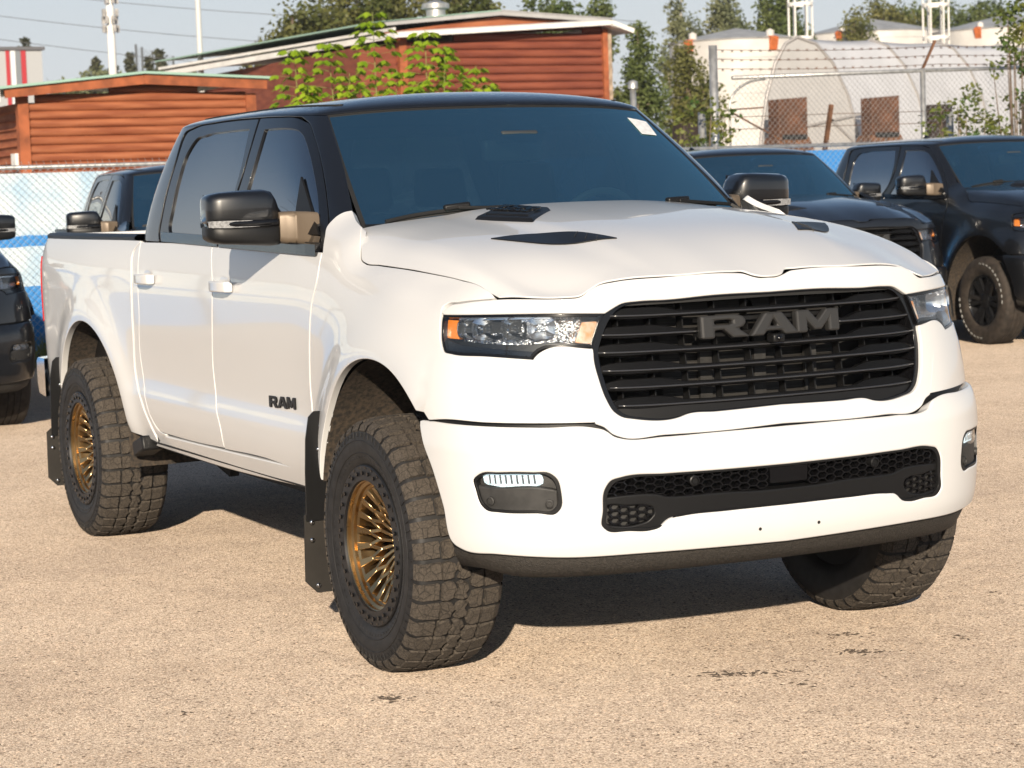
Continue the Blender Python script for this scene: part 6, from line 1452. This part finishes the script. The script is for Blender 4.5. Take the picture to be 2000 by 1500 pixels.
# ---------------------------------------------------------------- tanks, shelter, rusty hoppers
M_TANK=mat('white_tank_paint',(.58,.56,.53),rough=.5,noise=.10,nscale=1.2)
M_TROOF=mat('tank_roof_metal',(.46,.46,.45),rough=.5,metal=.3,noise=.15,nscale=2)
def tank(loc,rad,h,cone,label,hatch):
    t=empty('storage_tank',loc,0,label,'tank')
    MB().lathe([(rad,0),(rad,h)],64,axis='z').obj('shell',t,M_TANK,smooth=True);MB().lathe([(rad+.03,h-.02),(rad+.05,h+.02),(rad*.5,h+cone*.55),(0,h+cone)],64,axis='z').obj('roof',t,M_TROOF,sharp=20)
    for i,z in enumerate(np.arange(.9,h,1.2)):MB().lathe([(rad+.004,z-.015),(rad+.014,z),(rad+.004,z+.015)],64,axis='z').obj('weld_seam',t,M_TROOF,smooth=True)
    for a in hatch:
        c,s=math.cos(a),math.sin(a);MB().bar((c*rad*.97,s*rad*.97,h-.40),(c*rad*1.02,s*rad*1.02,h+.05),.30,.24).obj('orange_hatch',t,mat('orange_paint',(.50,.13,.035),rough=.6,noise=.2,nscale=6),bevel=.02)
        o=MB().lathe([(.14,h+.05),(.14,h+.25),(0,h+.32)],14,axis='z').obj('vent_cap',t,M_TANK,smooth=True)
        o.location=(c*rad*.93,s*rad*.93,0)
    return t
tank((-60,37.75,0),2.33,6.35,.5,'large white cylindrical tank with orange roof hatches',[R(-75),R(0)])
tank((-85,61.1,0),3.6,8.45,.8,'far cone roofed white tank with orange hatch',[R(-60)])
tank((-75,61.6,0),3.6,7.85,.8,'pale cone roofed tank behind the yellowing branches',[R(-60)])
def cage(loc,w,label):
    t=empty('caged_ladder',loc,0,label,'ladder');m=mat('white_steel',(.78,.76,.72),rough=.5)
    for k in range(6):
        a=2*math.pi*k/6;MB().bar((w*math.cos(a),w*math.sin(a),0),(w*math.cos(a),w*math.sin(a),9.5),.05).obj('cage_bar',t,m)
    for z in np.arange(.6,9.5,1.15):MB().lathe([(w+.03,z-.05),(w+.03,z+.05),(w-.02,z+.05),(w-.02,z-.05)],20,axis='z',closed=True).obj('cage_hoop',t,m)
cage((-58,39.1,0),.40,'white caged ladder rising beside the big tank');cage((-58,44.8,0),.45,'white caged ladder standing behind the shelter roof')
def shelter():
    t=empty('fabric_shelter',(-34,23.4,0),0,'white gothic arch fabric shelter behind the barbed wire','shelter')
    W2,Hh=1.62,4.62
    ax=Vector((-1.1,4.2,0)).normalized();px_=Vector((.95,.32,0)).normalized();ax=Vector((-.25,.97,0)).normalized()
    # end arch lies nearly square to the view, the tunnel runs away to the side
    e0=Vector((0,-1.4,0));e1=Vector((0,1.5,0));pk=Vector((0,-.28,Hh))
    def arch(f,off,n=13):
        P_=[]
        for k in range(n):
            s=k/(n-1)
            if s<.5:q=s*2;base,pkx=e0,pk
            else:q=(1-s)*2;base,pkx=e1,pk
            y=base.y+(pk.y-base.y)*(1-math.cos(q*math.pi/2))**1.05 if True else 0
            z=Hh*math.sin(q*math.pi/2)**.92
            P_.append(Vector((0,y,z))+off)
        return P_
    fab=mat('white_fabric',(.56,.57,.60),rough=.6,noise=.05,nscale=1.5);rib=mat('arch_pipe',(.42,.40,.39),rough=.5,metal=.4)
    D=Vector((-1.2,2.75,0.02));segs=4;rows=[arch(0,D*i) for i in range(segs+1)]
    V=[];F=[];n=13
    for i in range(segs):
        for j in range(7):
            f=j/7;sag=.05*math.sin(math.pi*f)
            for k in range(n):
                p=rows[i][k].lerp(rows[i+1][k],f);c=Vector((p.x,p.y,p.z-sag));V.append(c)
    for k in range(n):V.append(rows[-1][k])
    R_=segs*7+1
    for i in range(R_-1):
        for k in range(n-1):F.append((i*n+k,i*n+k+1,(i+1)*n+k+1,(i+1)*n+k))
    MB().add(V,F).obj('cover',t,fab,smooth=True)
    A0=rows[0];c=Vector((.0,.0,0));V=[Vector((.0,.05,0))]+A0;MB().add(V,[(0,k,k+1) for k in range(1,n)]).obj('end_wall',t,mat('grey_fabric',(.40,.395,.395),rough=.7,noise=.05,nscale=2))
    for i in range(segs+1):MB().tube([p+Vector((.01,-.005,.01)) for p in rows[i]],.035,6).obj('arch_rib',t,rib,smooth=True)
    MB().bar((.03,-1.1,2.55),(.03,1.35,2.95),.05).bar((.03,.45,2.9),(.03,1.3,2.2),.05).obj('end_brace',t,rib)
    return t
shelter()
for i,(y,s,lb) in enumerate(((22.05,1.0,'rusty brown hopper with flared foot before the shelter end'),(24.4,1.02,'rusty brown hopper with dark base beside the shelter rib'))):
    t=empty('steel_hopper',(-32.6,y,0),0,lb,'hopper')
    MB().prism([(-.36,2.45),(.36,2.45),(.36,3.28),(-.36,3.24)],lambda a,z:(0,a,z),lambda a,z:(-.4,a,z)).obj('chute',t,mat('rusty_plate',(.10,.042,.020),rough=.8,noise=.4,nscale=3),bevel=.01)
    MB().prism([(-.50,1.6),(.50,1.6),(.50,2.2),(.37,2.45),(-.37,2.45),(-.50,2.2)],lambda a,z:(.03,a,z),lambda a,z:(-.5,a,z)).obj('flared_foot',t,M_RUST,bevel=.01)
    MB().box((.035,-.30,2.40),(.06,.30,2.50)).obj('dark_band',t,M_DARK)
o=MB().tube([(0,0,0),(0,0,2.7)],.30,18).obj('drum_tank',None,mat('dark_brown_tank',(.03,.02,.015),rough=.6),smooth=True);o.location=(-30,17.95,0);tag(o,'dark brown drum standing before the white tank','drum')
o=MB().tube([(0,0,0),(0,0,2.75)],.26,18).obj('drum_tank',None,mat('dark_brown_tank'),smooth=True);o.location=(-24,19.3,0);tag(o,'dark drum half hidden in the yellow green bush','drum')
# utility pole and lines across the road (seen mirrored in the side glass)
up_=empty('utility_pole',(14,-24,0),R(25),'wooden utility pole with crossarm across the road','pole')
MB().tube([(0,0,0),(0,0,10.5)],[.16,.11],10).obj('pole_shaft',up_,mat('pole_wood',(.14,.10,.07),rough=.9),smooth=True)
for z in(9.9,9.1):MB().bar((-1.2,0,z),(1.2,0,z),.11,.12).obj('crossarm',up_,mat('pole_wood'))
MB().tube([(.35,.1,7.6),(.35,.1,8.6)],.24,14).obj('transformer',up_,M_GALV,smooth=True)
for i,z in enumerate((10.0,9.95,9.9,9.2,8.0,7.4)):
    mb=MB();P3=[(14+(t-.5)*90,-24-(t-.5)*20+.5*i,z-1.2*math.sin(math.pi*((t*2)%1))) for t in np.linspace(0,1,41)];mb.tube(P3,.016,4);o=mb.obj('overhead_cable',None,mat('cable_black'));tag(o,'roadside power cable carried by the wooden utility pole','cable','roadside cables')
T0=build_truck('lifted white crew cab pickup truck with bronze wheels','pickup truck',None,'white')
# ---------------------------------------------------------------- black trucks: copies with stock wheels
MAPB={M_WHITE.name:M_BLACK,M_LED.name:M_CRYS}
SKIP={'bar_highlight','led_divider','honeycomb_mesh','pod_mesh','lettering','steering_wheel','reflector_bowl','projector_lens','inspection_sticker','bolt_hole','flap_bolt','flap_sheet','flap_bracket','mud_flap','grille_rib','radiator_bracket','ring_bolts','lamp_led'}
AW=alloy_wheel_meshes()
def alloy_wheel(parent,loc,flip,white):
    wh=bpy.data.objects.new('wheel',None);link(wh,parent);wh.location=loc
    if flip:wh.rotation_euler=(0,0,math.pi)
    obj('tyre',AW['tyre'],wh,mat('road_tyre',(.035,.027,.021),rough=.8,noise=.4,nscale=20));obj('rim',AW['rim'],wh,M_ALLOYB);obj('spokes',AW['spokes'],wh,M_ALLOYB)
    if white:obj('raised_lettering',AW['letters'],wh,mat('white_letters',(.42,.42,.40),rough=.7))['kind']='stuff'
def copy_black(o,parent):
    if o.name.split('.')[0] in SKIP:return
    c=o.copy();COL.objects.link(c);c.parent=parent
    if c.type=='MESH' and c.data.materials and c.data.materials[0] and c.data.materials[0].name in MAPB:
        c.material_slots[0].link='OBJECT';c.material_slots[0].material=MAPB[c.data.materials[0].name]
    for ch in o.children:copy_black(ch,c)
def black_truck(x,y,h,dz,label,white=False):
    r_=empty('pickup_truck',(x,y,GZ0+dz),R(h),label,'pickup truck','black pickups parked along the fence')
    for ch in T0.children:copy_black(ch,r_)
    zc=.410-GZ0-dz
    for xx in(0,-3.672):
        alloy_wheel(r_,(xx,-.89,zc),False,white);alloy_wheel(r_,(xx,.89,zc),True,white)
black_truck(-9.507,-.988,-.6,-.10,'black pickup whose glossy front corner shows behind the white truck tail')
black_truck(-9.587,1.898,-7.7,-.10,'black pickup parked nose out against the pale blue fence screen')
black_truck(-10.034,7.456,-4.6,-.10,'black pickup with windshield sticker behind the white hood')
black_truck(-9.761,10.174,-4.0,-.045,'tall black pickup with white lettered tyres and amber side marker',True)
for i,(x,y,f,sg) in enumerate(((0,-.92,False,True),(-3.672,-.92,False,False),(0,.92,True,False),(-3.672,.92,True,False))):bronze_wheel(T0,(x,y,.408),f,sg)
# ---------------------------------------------------------------- smoky air
hz=MB().box((-130,-70,-1),(30,100,14)).obj('haze',None,None);hz.data.materials.clear()
hm=bpy.data.materials.new('smoke_haze');hm.use_nodes=True;n=hm.node_tree.nodes;l=hm.node_tree.links
for x in list(n):
    if x.type!='OUTPUT_MATERIAL':n.remove(x)
pv=n.new('ShaderNodeVolumePrincipled');pv.inputs['Color'].default_value=(.92,.93,.95,1);pv.inputs['Density'].default_value=.0005;pv.inputs['Anisotropy'].default_value=.2
l.new(pv.outputs[0],[x for x in n if x.type=='OUTPUT_MATERIAL'][0].inputs['Volume']);hz.data.materials.append(hm);tag(hz,'pale smoky air over the lot','haze',kind='stuff')
scene.cycles.volume_bounces=0
